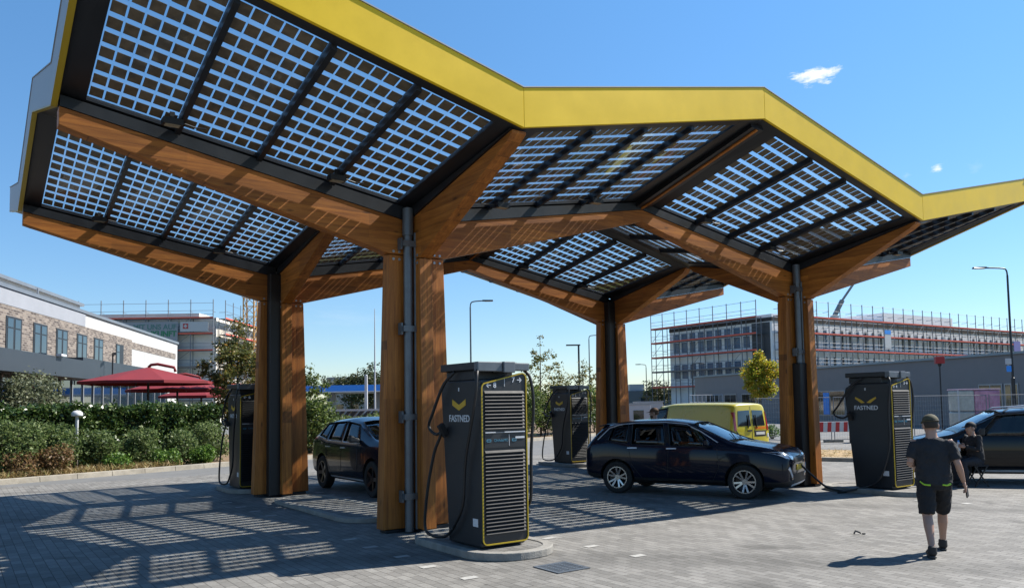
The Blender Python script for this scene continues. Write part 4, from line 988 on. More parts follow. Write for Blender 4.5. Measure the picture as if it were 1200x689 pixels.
p = ray_at(302,420,39); tree('slim rusty tree whose crown pokes out beside the left rear timber column', p.x, p.y, 4.0, 1.0, .9, M['leaf_autumn'], 2200, .12, .05, limbs=10, clump=.36)
M['leaf_dead'] = leaf_mat('withered_leaves', (.13,.07,.03), (.27,.17,.075), (.16,.17,.05))
for px, o, r, hh, lab in ((28,.95,.60,.75,'withered brown shrub at the left picture edge low beside the kerb'),(66,.85,.55,.95,'taller withered brown shrub below the grey-green bushes near the vent pipe')):
    p = bed(bed_t(px,o),o); bush(lab, p.x, p.y, r, hh, M['leaf_dead'], 1700, .085, 'withered shrubs by the kerb')
# dry grass in the corner of the bed
n = 5200; tt = rng.uniform(-9,5.5,n); oo = .35+np.abs(rng.normal(size=n))*.42
P = np.stack([K0.x+KD.x*tt+KN.x*oo, K0.y+KD.y*tt+KN.y*oo, .10+rng.uniform(0,.16,n)],1)
tag(leaves('dry_grass', P, .24, M['dry_grass'], None, asp=.07, up=1.2), 'tufts of dry straw-coloured grass along the left kerb', 'grass', kind='stuff')
# hedge bank and trees behind the middle of the forecourt
for px, o, r, hh, mm, lab in ((362,2.2,1.2,2.3,'leaf_hedge2','dark green bush right beside the left rear timber column'),(392,3.4,1.3,1.5,'leaf_hedge2','low green bush above the roof of the blue-black sport utility car'),
        (425,3.4,1.3,1.5,'leaf_hedge2','low green bush beneath the patterned parapet, nearer the front column'),
        (612,2.0,1.6,3.3,'leaf_hedge2','full green bush right behind the front charging pillar'),(640,2.2,1.5,3.0,'leaf_hedge2','full green bush just left of the small distant charging pillar'),
        (668,2.6,1.6,3.0,'leaf_hedge2','full green bush straight behind the small distant charging pillar'),(698,2.4,1.5,3.2,'leaf_bright','lighter green bush between the distant charging pillar and the right rear column')):
    p = bed(bed_t(px,o),o); bush(lab, p.x, p.y, r, hh, M[mm], 4200, .15, 'green bushes behind the forecourt', lumps=10)
for px, py, Y, cr_, n_, lab in ((632,386,46,1.25,1500,'tallest thin birch behind the chargers, leaning tip against the sky'),(655,424,48,1.0,1100,'shorter thin birch between the tall one and the dark lamp post'),(683,418,50,1.2,1300,'thin yellowing birch beside the right rear timber column'),(616,432,47,1.0,900,'small thin birch showing over the front charging pillar')):
    p = ray_at(px,py,Y); tree(lab, p.x, p.y, p.z, 1.2, cr_, M['leaf_birch'], n_, .15, .06, 'thin birches behind the chargers', limbs=15, clump=.30)
p = ray_at(364,425,42); tree('slender green tree peeping out right of the left rear timber column', p.x, p.y, p.z, 1.2, .9, M['leaf_hedge2'], 2000, .15, .06, limbs=10, clump=.4)
p = ray_at(889,408,60); tree('small round maple with yellow-green turning leaves beside the yellow van', p.x, p.y, p.z, 2.1, 1.18, M['leaf_yellow'], 9500, .18, .10, limbs=20, clump=.50)
for px, py, Y, cr_, lab in ((412,442,110,3.6,'broad dark tree right of the blue filling station roof middle'),(438,436,112,4.2,'broad dark tree behind the right end of the blue station roof'),(462,440,114,3.5,'broad dark tree half hidden behind the nearest timber column')):
    p = ray_at(px,py,Y); tree(lab, p.x, p.y, p.z, 1.6, cr_, M['leaf_far'], 3000, .42, .2, 'dark trees behind the filling station', limbs=14, clump=.42)
p = ray_at(772,452,120); tree('dark green distant tree left of the scaffolded block', p.x, p.y, p.z, 1.2, 3.0, M['leaf_far'], 2200, .40, .2, limbs=12, clump=.45)
p = ray_at(796,462,70); bush('low green shrub before the white site fence', p.x-1.2, p.y, .8, 1.0, M['leaf_hedge2'], 900, .16, None)
p = ray_at(905,515,40); bush('small green weed clump beside the rear of the yellow van', p.x, p.y, .5, .7, M['leaf_bright'], 800, .09, None)
# ------------------------------------------------------------------ buildings
def brick_mat():
    m, n = nt('mottled_brick')
    out = N(n, 'ShaderNodeOutputMaterial'); b = N(n, 'ShaderNodeBsdfPrincipled'); n.links.new(b.outputs[0], out.inputs[0])
    tc = N(n, 'ShaderNodeTexCoord'); mp = N(n, 'ShaderNodeMapping'); mp.inputs['Rotation'].default_value = (R(90),0,0); n.links.new(tc.outputs['Object'], mp.inputs[0])
    br = N(n, 'ShaderNodeTexBrick'); n.links.new(mp.outputs[0], br.inputs['Vector']); br.inputs['Scale'].default_value = 1
    br.inputs['Brick Width'].default_value = .32; br.inputs['Row Height'].default_value = .10; br.inputs['Mortar Size'].default_value = .012
    br.inputs['Color1'].default_value = (.052,.036,.029,1); br.inputs['Color2'].default_value = (.25,.205,.165,1); br.inputs['Mortar'].default_value = (.23,.21,.19,1); br.inputs['Bias'].default_value = -.05
    n.links.new(br.outputs['Color'], b.inputs['Base Color']); b.inputs['Roughness'].default_value = .85
    return m
M['brick'] = brick_mat()
M['render_white'] = mat('white_render', (.60,.59,.57), .8, 0, .07, 1.5, .1, 30)
M['parapet_grey'] = mat('grey_parapet_sheet', (.26,.28,.31), .4, .4, .08, 2)
M['awning_grey'] = mat('dark_grey_fascia_sheet', (.050,.062,.075), .45, .2, .1, 1)
M['pane'] = mat('blue_sky_pane', (.020,.035,.055), .04, 0, 0, coat=.6, spec=.6)
M['glazing'] = glass_mat('shopfront_glass', (.35,.38,.38), 1.5)
M['frame_dark'] = mat('dark_window_frame', (.022,.024,.028), .45)
M['frame_light'] = mat('light_mullion', (.40,.41,.42), .4, .4)
M['inside'] = mat('dim_interior', (.10,.085,.07), .9, 0, .4, .8)
def yawed(name, label, cat, p0, d):
    return thing(name, label, cat, (p0[0],p0[1],0), math.atan2(d[1],d[0]))
# restaurant: local x along the facade away from the camera, -y is the street side
rest = yawed('brick_building', 'two-storey white and mottled brick building with tall blue-glass windows behind the hedge', 'building', (-21.22,32.6), (-.1811,.9835))
X0, X1 = -16., 31.4
MB().box(X0,.0,.0,X1,18,7.12).build('wall', M['render_white'], rest)
MB().box(X0,-.03,4.0,18.8,-.002,6.42).build('brick_band', M['brick'], rest); MB().box(18.8,-.03,5.86,30.75,-.002,6.30).build('brick_band', M['brick'], rest)
MB().box(18.82,-.02,5.90-1.7,30.7,-.002,5.84).build('render_panel', mat('grey_white_render', (.52,.52,.51), .85, 0, .06, 2), rest)
MB().box(X0,-.10,7.121,X1+.1,.5,7.28).build('roof_edge', M['parapet_grey'], rest)
MB().box(X0,3.0,7.13,18.4,14,8.55).build('roof_storey', M['render_white'], rest); MB().box(X0,2.8,8.551,18.6,14.2,8.72).build('roof_edge', M['parapet_grey'], rest)
MB().tube([(8.1,1.6,7.5),(8.1,1.6,8.2)],.05,6).build('roof_vent', M['parapet_grey'], rest)
MB().box(X0,-.045,6.422,10.1,-.003,7.10).build('upper_shade_band', mat('painted_wall_shade', (.36,.375,.41), .6, 0, .06, 1), rest)  # shade on the left of the white upper wall, painted as a grey band
for x0, x1, z0, z1 in ((-14,-12.2,4.2,5.97),(-10.5,-8.7,4.2,5.97),(-6.6,-4.8,4.2,5.97),(-2.9,-1.4,4.2,5.97),(.55,2.1,4.1,5.97),(3.35,4.95,4.1,5.97),(6.05,7.55,4.1,5.97),(8.85,10.4,4.1,5.97),(11.5,13.05,4.1,5.97),(15.45,16.95,4.35,5.93)):
    mb = MB(); mb.box(x0,-.055,z0,x1,-.032,z1); 
    w = mb.build('window', M['frame_dark'], rest)  # dark frame, kept wide so its margins also stand in for shaded recesses
    k = 2 if x0 < 15 else 1; ww = (x1-x0-.1)/2
    for i in range(2):
        a = x0+.05+ww*i
        if x0 > 15 and i == 1: continue
        MB().box(a+.10,-.066,z0+.08,a+ww-.10,-.056,z1-.52).build('pane', M['pane'], w); MB().box(a+.10,-.066,z1-.46,a+ww-.10,-.056,z1-.09).build('pane', M['pane'], w)
    MB().box(x0-.06,-.12,z0-.09,x1+.06,-.031,z0-.02).build('sill', M['frame_light'], w)
# glazed ground floor with its flat canopy
MB().box(X0,-1.9,3.42,6.6,-.05,4.26).build('canopy_roof', M['awning_grey'], rest); MB().box(6.61,-1.1,3.72,18.3,-.05,4.56).build('canopy_roof', M['awning_grey'], rest)
MB().box(X0,-.045,.1,26,-.012,3.42).build('interior_wall', M['inside'], rest)
MB().box(X0,-.56,.15,26,-.545,3.41).build('shop_glass', M['pane'], rest)
for x in np.arange(X0+1,26,1.55): MB().box(x-.05,-.62,.05,x+.05,-.545,3.42).build('mullion', M['frame_light'], rest)
MB().box(18.31,-.60,3.30,26,-.05,3.55).build('shop_lintel', M['awning_grey'], rest)
mb = MB(); mb.tube([(9.9,-1.5,3.3),(9.9,-1.5,5.0)],.04,6); mb.bar((9.9,-1.5,4.9),(8.9,-1.9,4.9),.12,.10); mb.build('wall_lamp', M['frame_dark'], rest)
mb = MB(); mb.box(.9,-2.1,4.27,1.5,-1.9,4.36); mb.build('roof_lamp', M['white_print'], rest)
# red parasols
M['red_cloth'] = mat('red_parasol_cloth', (.23,.011,.016), .75, 0, .08, 2)
def parasol(label, px, py, Y, w, rot, h=None):
    p = ray_at(px, py, Y); z = h or p.z
    t = thing('parasol', label, 'parasol', (p.x,p.y,0), rot, 'red parasols on the terrace')
    mb = MB(); k = 8; ring = []
    for i in range(k):
        a = 2*math.pi*i/k+math.pi/8; ring.append((math.cos(a)*w*.5, math.sin(a)*w*.5, z-.62))
    vs = [(0,0,z)]+ring+[(x,y,zz-.11) for x,y,zz in ring]; fs = [(0,1+i,1+(i+1)%k) for i in range(k)]+[(1+i,1+k+i,1+k+(i+1)%k,1+(i+1)%k) for i in range(k)]
    mb.add(vs, fs); c = mb.build('canopy_cloth', M['red_cloth'], t); c.modifiers.new('s','SOLIDIFY').thickness = .01
    mb = MB(); mb.tube([(0,0,z-.02),(.10,0,z+.09),(.35,0,z+.12),(1.0,0,z-.02),(1.05,0,z-.20)],.06,8); mb.build('folded_arm_cover', M['red_cloth'], t, smooth=True)
    mb = MB(); mb.tube([(0,0,.02),(0,0,z-.05)],.05,8); mb.box(-.45,-.45,.0,.45,.45,.09); mb.build('mast', M['frame_dark'], t)
    for i in range(k):
        a = 2*math.pi*i/k+math.pi/8; MB().bar((0,0,z-.10),(math.cos(a)*w*.48, math.sin(a)*w*.48, z-.67),.03,.03).build('rib', M['frame_dark'], t)
parasol('large red parasol nearest the hedge, its folded arm on the peak', 174, 430, 33, 5.3, .25)
parasol('red parasol partly hidden behind the right side of the largest one', 208, 441, 37.5, 4.6, .6)
parasol('red parasol farthest right, tucked behind the autumn-tinted tree', 236, 450, 42, 4.2, .1)
parasol('red parasol standing in for the red reflection in the glass at the left picture edge', -22, 436, 34, 4.4, .4)  # stands in for a red reflection in the ground-floor glass
# white bent vent pipe in front of the hedge
p = bed(bed_t(90,3.0),3.0); t = thing('vent_pipe', 'white bent vent pipe sticking up in front of the hedge', 'pipe', p)
MB().tube([(0,0,0),(0,0,1.78),(0,0,1.82)],.05,12).build('pipe', M['white_print'], t, smooth=True)
mb = MB(); mb.lathe([(0,1.93),(.10,1.91),(.165,1.85),(.175,1.77),(.16,1.74),(0,1.74)],18); mb.build('hood', M['white_print'], t, smooth=True)
# block under construction on the left
M['shell_grey'] = mat('raw_grey_wall', (.90,.86,.79), .9, 0, .1, .6); M['red_deck'] = mat('red_scaffold_board', (.80,.13,.08), .7, 0, .2, 1); M['grey_deck'] = mat('grey_scaffold_board', (.22,.19,.18), .7, 0, .2, 1)
M['banner_grey'] = mat('grey_banner_cloth', (.36,.37,.40), .8, 0, .05, .5); M['banner_white'] = mat('white_banner_cloth', (.62,.62,.63), .8); M['green_print'] = mat('green_lettering', (.05,.26,.13), .7); M['darkgreen_print'] = mat('grey_green_lettering', (.12,.26,.24), .7); M['red_print'] = mat('red_emblem', (.55,.03,.03), .6)
blk = thing('raw_building', 'raw grey building shell with a green lettered banner and scaffold, left of the crane', 'building', (-66,110,0))
MB().box(0,0,0,24.8,22,14.6).build('wall', M['shell_grey'], blk); MB().box(2,-.3,14.6,22.5,20,15.2).build('roof_slab', M['shell_grey'], blk)
MB().box(24.81,.4,1,24.86,21.5,13.6).build('insulated_wall', mat('pale_insulation', (.58,.53,.45), .9, 0, .15, 1.2), blk)
MB().box(4,-1.45,3.5,20.0,-1.41,13.95).build('banner', M['banner_grey'], blk); MB().box(20.35,-1.45,12.55,24.2,-1.41,13.9).build('small_banner', M['banner_white'], blk)
textmesh('banner_lettering', 'MIT UNS AUF', 1.0, M['darkgreen_print'], blk, (19.85,-1.47,13.2), (1,0,0), (0,0,1), align='RIGHT', ext=.01, sx=1.0, bold=.02)
textmesh('banner_lettering', 'ZUKUNFT', 1.05, M['green_print'], blk, (19.85,-1.47,12.25), (1,0,0), (0,0,1), align='RIGHT', ext=.01, sx=.98, bold=.04)
mb = MB(); mb.box(20.75,-1.49,12.95,21.45,-1.455,13.65,0); mb.box(21.0,-1.50,13.06,21.2,-1.492,13.54,1); mb.box(20.86,-1.503,13.2,21.34,-1.501,13.4,1); mb.build('cross_emblem', [M['red_print'], M['banner_white']], blk)
sc1 = thing('scaffold', 'thin scaffold with red boards on the raw grey shell with the lettered banner', 'scaffold', (-66,110,0))
M['scaf'] = mat('dull_scaffold_tube', (.20,.21,.24), .6, 0)
def scaffold(root, faces, levels, zt, step, m_deck, boards=True):
    # faces: (origin, direction, outward normal, length)
    up = None
    for (o, d, nrm, L) in faces:
        o = Vector(o); d = Vector(d); nrm = Vector(nrm); k = int(L/step)
        for i in range(k+1):
            for off in (.35, 1.25):
                if up is None:
                    up = MB().tube([(0,0,0),(0,0,zt)],.062,5).build('upright', M['scaf'], root); q = up
                else: q = up.copy(); COL.objects.link(q); q.parent = root
                q.location = o + d*(step*i) + nrm*off
                q.scale.z = (levels[0]+.1)/zt if off < 1 else 1.
        for li, z in enumerate(levels):
            a = o + nrm*.32 + Vector((0,0,z)); b = a + d*(step*k)
            MB().bar(a+nrm*.46, b+nrm*.46, .95, .06).build('deck', m_deck[1], root)
            if boards: MB().bar(a+nrm*.97+Vector((0,0,.10)), b+nrm*.97+Vector((0,0,.10)), .03, .19).build('toe_board', m_deck[0] if li % 2 == 0 or li == 1 else m_deck[1], root)
            mb = MB()
            for dz in ((.55,1.05) if li else (.55,1.05,2.1)): mb.tube([a+nrm*.93+Vector((0,0,dz)), b+nrm*.93+Vector((0,0,dz))],.024,4)
            for i in range(k+1): mb.tube([a+d*(step*i)+nrm*.03+Vector((0,0,.9)), a+d*(step*i)+nrm*.93+Vector((0,0,.9))],.03,4)
            mb.build('guard_rail', M['scaf'], root)
        mb = MB()
        for i in range(0, k, 3):
            for l0, l1 in zip(levels[1:], levels[:-1]): mb.tube([o+d*(step*i)+nrm*1.28+Vector((0,0,l0)), o+d*(step*(i+1))+nrm*1.28+Vector((0,0,l1))],.03,4)
        mb.build('brace', M['scaf'], root)['kind'] = 'stuff'
scaffold(sc1, [((0,0,0),(1,0,0),(0,-1,0),24.8),((24.8,0,0),(0,1,0),(1,0,0),21)], [14.4,12.2,9.9,7.6,5.3,3.0], 17.0, 3.1, (M['red_deck'],M['grey_deck']))
# crane mast
t = thing('crane', 'yellow lattice crane mast standing behind the autumn-tinted tree', 'crane', ray_at(293,480,122)*Vector((1,1,0)) if False else (ray_at(293,400,122).x,122,0))
M['crane_yellow'] = mat('crane_paint', (.52,.27,.06), .5)
zt = 19.5
for sx in (-.8,.8):
    for sy in (-.8,.8): MB().bar((sx,sy,0),(sx,sy,zt),.16,.16).build('mast_post', M['crane_yellow'], t)
mb = MB(); z = 0.
while z < zt-1.5:
    for a, b in (((-.8,-.8),(.8,-.8)),((.8,-.8),(.8,.8)),((.8,.8),(-.8,.8)),((-.8,.8),(-.8,-.8))):
        mb.bar((*a,z),(*b,z+1.6),.08,.08); mb.bar((*a,z+1.6),(*b,z+1.6),.08,.08)
    z += 1.6
mb.build('lattice', M['crane_yellow'], t)
MB().box(-1.0,-1.0,zt-.6,1.0,1.0,zt+.4).build('slewing_ring', M['banner_white'], t)
# filling station with blue roof
fs_ = thing('filling_station', 'filling station whose flat roof is edged in bright blue', 'building', (-16.5,80,0), R(-4))
M['blue_edge'] = mat('bright_blue_fascia', (.035,.32,.95), .4); M['station_white'] = mat('pale_station_panel', (.45,.47,.49), .6)
MB().box(-4.3,-4,3.28,10,4,3.36).build('roof', M['station_white'], fs_); MB().box(-4.4,-4.1,3.37,10.1,4.1,3.98).build('blue_fascia', M['blue_edge'], fs_)
MB().box(-4.42,-4.12,3.30,10.12,-4.101,3.40).build('light_strip', M['white_print'], fs_)
for x in (-1.6,3.0,8.6): MB().box(x-.22,-.25,0,x+.22,.25,3.28).build('column', M['station_white'], fs_)
off = thing('office_building', 'pale grey flat building with window rows behind the blue-edged filling station', 'building', (-30,128,0), R(-3))
MB().box(0,0,0,13.5,9,6.7).build('wall', M['station_white'], off)
for z in (1.4,4.0):
    for x in (1.2,3.7,6.2,8.4,10.6): 
        w = MB().box(x,-.05,z,x+1.6,-.002,z+.95).build('window', M['frame_light'], off); MB().box(x+.08,-.06,z+.08,x+1.52,-.051,z+.87).build('pane', M['rear_pane'], w)
wl = thing('parapet_wall', 'low grey wall with a dark checkered top course behind the bushes', 'wall', (-18.5,61,0), R(-3))
MB().box(0,0,0,16,.3,1.15).build('wall', mat('grey_wall_render', (.30,.31,.32), .85, 0, .1, 1), wl); MB().box(-.05,-.04,1.58,16.05,.34,1.72).build('coping', M['banner_white'], wl)
mb = MB()
for i in range(32):
    for j in range(3): mb.hexa([(i*.5+.12*j,-.03,1.16+.14*j),(i*.5+.12*j+.3,-.03,1.16+.14*j),(i*.5+.12*j+.3,.3,1.16+.14*j),(i*.5+.12*j,.3,1.16+.14*j),(i*.5+.12*(j+1),-.03,1.295+.14*j),(i*.5+.12*(j+1)+.3,-.03,1.295+.14*j),(i*.5+.12*(j+1)+.3,.3,1.295+.14*j),(i*.5+.12*(j+1),.3,1.295+.14*j)])
mb.build('lattice_course', M['frame_dark'], wl)
p = ray_at(375,493,52); t = thing('road_sign', 'small round blue road sign above the bushes by the sport utility car', 'sign', (p.x,p.y,0), .2)
MB().tube([(0,0,0),(0,0,p.z+.3)],.03,8).build('post', M['galv'], t); mb = MB(); mb.lathe([(0,-.02),(.30,-.02),(.30,0),(0,0)],24,0,Matrix.Translation((0,-.05,p.z))@Matrix.Rotation(R(90),4,'X')); mb.build('disc', M['blue_edge'], t)
# low grey hall on the right
hall = yawed('grey_hall', 'long low dark grey hall with a flat roof behind the right-hand charging pillar', 'building', (20.27,88), (.2611,-.9653))
M['hall_grey'] = mat('grey_hall_cladding', (.26,.245,.24), .7, 0, .06, .8); M['roof_teal'] = mat('pale_roof_edge', (.30,.36,.38), .5)
MB().box(0,0,0,78,30,4.55).build('wall', M['hall_grey'], hall); MB().box(-.1,-.15,4.551,78,30,4.70).build('roof_edge', M['roof_teal'], hall)
for x0, x1, z0, z1 in ((2.4,5.4,.9,2.62),(6.3,8.6,.9,2.62),(9.6,12.6,.9,2.62),(21.2,25.0,.6,2.66),(38.0,39.8,1.0,2.76),(39.95,40.95,1.0,2.76),(41.4,45,1.0,2.76)):
    w = MB().box(x0,-.05,z0,x1,-.002,z1).build('window', M['frame_light'], hall); k = 2
    for i in range(k):
        a = x0+.08+(x1-x0-.08)/k*i; MB().box(a,-.06,z0+.08,a+(x1-x0-.08)/k-.08,-.051,z1-.08).build('pane', M['rear_pane'], w)
for x0, z0, z1 in ((22.3,.7,2.5),(41.6,1.2,2.72)): MB().box(x0,-.075,z0,x0+.75,-.0615,z1).build('blue_poster', M['blue_edge'], hall)
# scaffolded block
ctr = (33.0,100.0); d2 = (.843,.537)
big = yawed('building_site_block', 'long pale building under construction with rows of dark openings, wrapped in scaffold', 'building', ctr, d2)
M['block_white'] = mat('pale_block_wall', (1.0,.99,1.0), .85, 0, .08, .5); M['opening_blue'] = mat('bluish_window_film', (.10,.17,.27), .25, 0, .3, .7); M['opening_dark'] = mat('dark_opening', (.03,.035,.045), .4)
MB().box(0,0,0,66,18.4,12.9).build('wall', M['block_white'], big); MB().box(-.05,-.05,12.0,66,18.45,12.5).build('dark_attic_band', mat('dark_attic', (.05,.045,.045), .8), big)
MB().box(-.06,.3,4.4,-.003,3.2,11.9).build('dark_open_bay', M['opening_dark'], big)  # dark sheet painted for the shaded depth of an open bay
for z0, z1 in ((8.85,10.35),(10.75,11.6),(5.2,7.2)):
    for i in range(9): 
        y = 3.6+1.62*i; MB().box(-.05,y,z0,-.002,y+1.05,z1).build('window', M['opening_blue'], big)
for z0, z1 in ((8.75,11.3),(5.1,7.6)):
    for i in range(34):
        x = 3.4+1.78*i
        if (i*7) % 11 == 3: continue
        MB().box(x,-.05,z0,x+.44,-.002,z1).build('window', M['opening_dark'] if (i*5+int(z0)) % 4 else M['opening_blue'], big)
MB().box(24,-.1,12.9,42,14,14.2).build('roof_box', M['block_white'], big)
sc2 = yawed('scaffold', 'long scaffold with red boards wrapped round the pale block behind the grey hall', 'scaffold', ctr, d2)
scaffold(sc2, [((0,0,0),(1,0,0),(0,-1,0),65),((0,21,0),(0,-1,0),(-1,0,0),21)], [12.55,10.45,8.3,6.2,3.95], 14.8, 2.45, (M['red_deck'],M['grey_deck']))
def flat_panel(name, label, cat, px0, py0, px1, py1, Y, m, extra=None):
    a = ray_at(px0,py0,Y); b = ray_at(px1,py1,Y); w = b.x-a.x; h = a.z-b.z
    t = thing(name, label, cat, ((a.x+b.x)/2,Y,b.z), math.atan2(.537,.843))
    MB().box(-w/2,-.03,0,w/2,.03,h).build('panel', m, t)
    if extra: extra(t, w, h)
    return t
def blue_head(t, w, h):
    MB().box(-w/2,-.045,h*.78,w/2,-.031,h).build('blue_header', M['blue_edge'], t)
flat_panel('site_sign', 'white site sign with a blue header hung on the scaffold', 'sign', 1034, 387, 1047, 408, 105.2, M['banner_white'], blue_head)
flat_panel('site_banner', 'lilac-blue site banner hung on the scaffold beside the tall street lamp', 'banner', 1184, 400, 1200, 414, 126.5, mat('lilac_banner', (.20,.19,.48), .7))
# mobile crane boom rising behind the block
a = ray_at(978,370,150); b = ray_at(987,352,150); c = ray_at(1003,330,150)
t = thing('mobile_crane', 'grey mobile crane boom rising above the scaffolded block', 'crane', (a.x,150,0))
MB().bar((0,0,2),(0,0,a.z),1.2,1.2).build('tower', M['galv'], t); MB().bar((0,0,a.z),(b.x-a.x,0,b.z),.7,.7).build('boom', M['steel_grey'], t); MB().bar((b.x-a.x,0,b.z),(c.x-a.x+2,0,c.z+3),.35,.35).build('fly_jib', M['steel_grey'], t)
MB().box(-3,-1.3,.5,5,1.3,2.4).build('carrier', M['crane_yellow'], t)
# distant houses and plain boxes standing in for vans left of the scaffold
p = ray_at(735,458,130); t = thing('flat_block', 'small grey-blue distant block with rooftop clutter behind the yellow van', 'building', (p.x,130,0))
MB().box(0,0,0,7.2,8,p.z).build('wall', mat('distant_blue_grey', (.13,.16,.20), .8), t); MB().box(.6,1,p.z,3,3,p.z+1.1).build('roof_plant', M['station_white'], t); MB().box(4,1,p.z,5.4,3,p.z+.7).build('roof_plant', M['frame_dark'], t)
w = MB().box(2.2,-.05,1.5,3.6,-.002,2.7).build('window', M['pane'], t)
for px, Y, w_, h_, mm, lab in ((748,62,1.9,1.75,'banner_white','plain white box standing in for a van, left of the yellow van, next to the timber column'),(762,66,2.1,1.9,'station_white','plain pale grey box standing in for a van, just behind the bearded man')):
    p = ray_at(px,470,Y); t = thing('van_box', lab, 'hut', (p.x,Y,0)); MB().box(-w_/2,0,.1,w_/2,2.4,h_).build('wall', M[mm], t, bevel=.03); MB().box(-w_/2-.05,-.05,h_,w_/2+.05,2.45,h_+.1).build('roof', M['station_white'], t)
    MB().box(-.4,-.03,.5,.4,-.002,1.3).build('window', M['rear_pane'], t)
# ------------------------------------------------------------------ street furniture and site things
def lamp(label, px, py, Y, arm, group='street lamps', m='steel_grey', head=True, rot=0.):
    p = ray_at(px,py,Y); h = p.z
    t = thing('street_lamp', label, 'street lamp', (p.x,Y,0), rot, group)
    MB().tube([(0,0,0),(0,0,2.8),(0,0,2.82),(0,0,h-.35)],[.085,.085,.055,.045],10).build('pole', M[m], t, smooth='auto')
    s = 1 if arm > 0 else -1; L = abs(arm)
    MB().tube(bez([(0,0,h-.36),(s*.04,0,h-.12),(s*.22,0,h-.02),(s*L*.8,0,h+.02)],4),.035,8).build('arm', M[m], t, smooth=True)
    mb = MB(); z = h+.03; x0, x1 = s*L*.72, s*(L*.72+.62)
    mb.hexa([(x0,-.09,z-.05),(x1,-.12,z-.05),(x1,.12,z-.05),(x0,.09,z-.05),(x0,-.06,z+.04),(x1,-.05,z+.03),(x1,.05,z+.03),(x0,.06,z+.04)]); q = mb.build('lamp_head', M['frame_dark'], t, bevel=.01)
    MB().box(min(x0,x1)+.12,-.08,z-.064,max(x0,x1)-.08,.08,z-.052).build('lens', M['lamp_lens'], q)
    return t
lamp('slim street lamp rising straight above the front charging pillar', 551, 353, 46, 1.0)
lamp('tall street lamp standing among the thin birches', 690, 393, 68, 1.2)
lamp('tall dark street lamp at the right picture edge with small signs on its pole', 1180, 314, 36.8, -1.35, m='steel_dark')
lamp('small distant street lamp between the right rear column and the scaffold', 757, 427, 95, -.9, m='steel_dark')
lamp('short dark street lamp in front of the grey hall, left of the maple', 811, 426, 85, .9, m='steel_dark')
p = ray_at(678,405,60); t = thing('flat_lamp', 'dark post with a flat plate-like lamp head among the birches', 'street lamp', (p.x,60,0))
MB().tube([(0,0,0),(0,0,p.z)],.07,8).build('pole', M['steel_dark'], t); MB().box(-.95,-.15,p.z,.12,.15,p.z+.09).build('lamp_head', M['steel_dark'], t)
p = ray_at(1183,428,36.8); t = thing('pole_sign', 'small pale and blue signs clamped to the tall lamp pole by the hall', 'sign', (p.x-.12,36.68,p.z))
MB().box(-.14,-.01,.05,.14,.01,.32).build('pale_plate', M['banner_white'], t); MB().box(-.10,-.012,-.30,.12,.008,-.03).build('blue_plate', M['blue_edge'], t); MB().box(-.02,.008,-.3,.02,.05,.3).build('clamp', M['galv'], t)
p = ray_at(429,440,62); t = thing('flag_pole', 'stout pale pole in front of the blue-edged filling station', 'pole', (p.x,62,0)); tag(MB().tube([(0,0,0),(0,0,p.z)],[.14,.12],8).build('shaft', M['banner_white'], t)); MB().lathe([(0,p.z+.08),(.1,p.z+.06),(.13,p.z),(0,p.z)],10).build('cap', M['galv'], t)
p = ray_at(439,362,64); t = thing('flag_pole', 'very tall thin white pole beside the stout one at the filling station', 'pole', (p.x,64,0)); MB().tube([(0,0,0),(0,0,p.z*.55),(0,0,p.z)],[.09,.06,.025],8).build('shaft', M['banner_white'], t); MB().lathe([(0,.25),(.16,.2),(.2,0),(0,0)],10).build('foot', M['galv'], t)
# red box on a thin pole
p = ray_at(1101,426,45); t = thing('alarm_post', 'red box on a thin dark pole in front of the grey hall', 'signal post', (p.x,45,0), -.3)
MB().tube([(0,0,0),(0,0,p.z-.1)],.04,8).build('pole', M['steel_dark'], t); MB().box(-.23,-.23,p.z,.23,.23,p.z+.40).build('red_box', mat('signal_red', (.42,.02,.02), .5), t, bevel=.02); MB().lathe([(.05,p.z-.16),(.10,p.z-.12),(.10,p.z),(.05,p.z)],10).build('neck', M['black'], t)
# wire-mesh site fence panels
def mesh_mat():
    m, n = nt('wire_mesh'); out = N(n,'ShaderNodeOutputMaterial'); b = N(n,'ShaderNodeBsdfPrincipled'); b.inputs['Base Color'].default_value = (.36,.38,.40,1); b.inputs['Metallic'].default_value = .5
    n.links.new(b.outputs[0], out.inputs[0]); return m
M['wire'] = mesh_mat()
def heras():
    t = thing('fence_panel', '', 'fence', (0,0,0)); L, H = 3.4, 2.05
    for x in (0, L): MB().tube([(x,0,.06),(x,0,H)],.020,8).build('post', M['scaf'], t)
    for z in (.12, H-.03): MB().tube([(0,0,z),(L,0,z)],.016,8).build('rail', M['scaf'], t)
    mb = MB()
    for i in range(1,30): mb.bar((L*i/30,0,.12),(L*i/30,0,H-.03),.004,.004)
    for k in range(1,9): mb.bar((0,.004,.12+.21*k),(L,.004,.12+.21*k),.004,.004)
    mb.build('wire_infill', M['wire'], t)
    for x in (.0, L): MB().box(x-.35,-.12,.0,x+.35,.12,.12).build('foot_block', M['concrete'], t, bevel=.02)
    return t
t0 = heras(); spots = [(11.0,35.9,.02),(14.55,36.0,-.04),(18.1,35.85,.05),(21.65,36.05,0),(25.2,36.0,-.03)]
names = ['wire-mesh site fence panel nearest the right-hand timber column','wire-mesh site fence panel straight behind the red and white barrier','wire-mesh site fence panel behind the walking man','wire-mesh site fence panel in front of the wrapped pallet','wire-mesh site fence panel farthest right, past the wrapped pallet']
for i, ((x,y,a),lab) in enumerate(zip(spots,names)):
    if i == 0: t0.location = (x,y,0); t0.rotation_euler.z = a; t0['label'] = lab; t0['group'] = 'site fence panels'
    else: dup(t0, (x,y,0), a, lab, group='site fence panels')
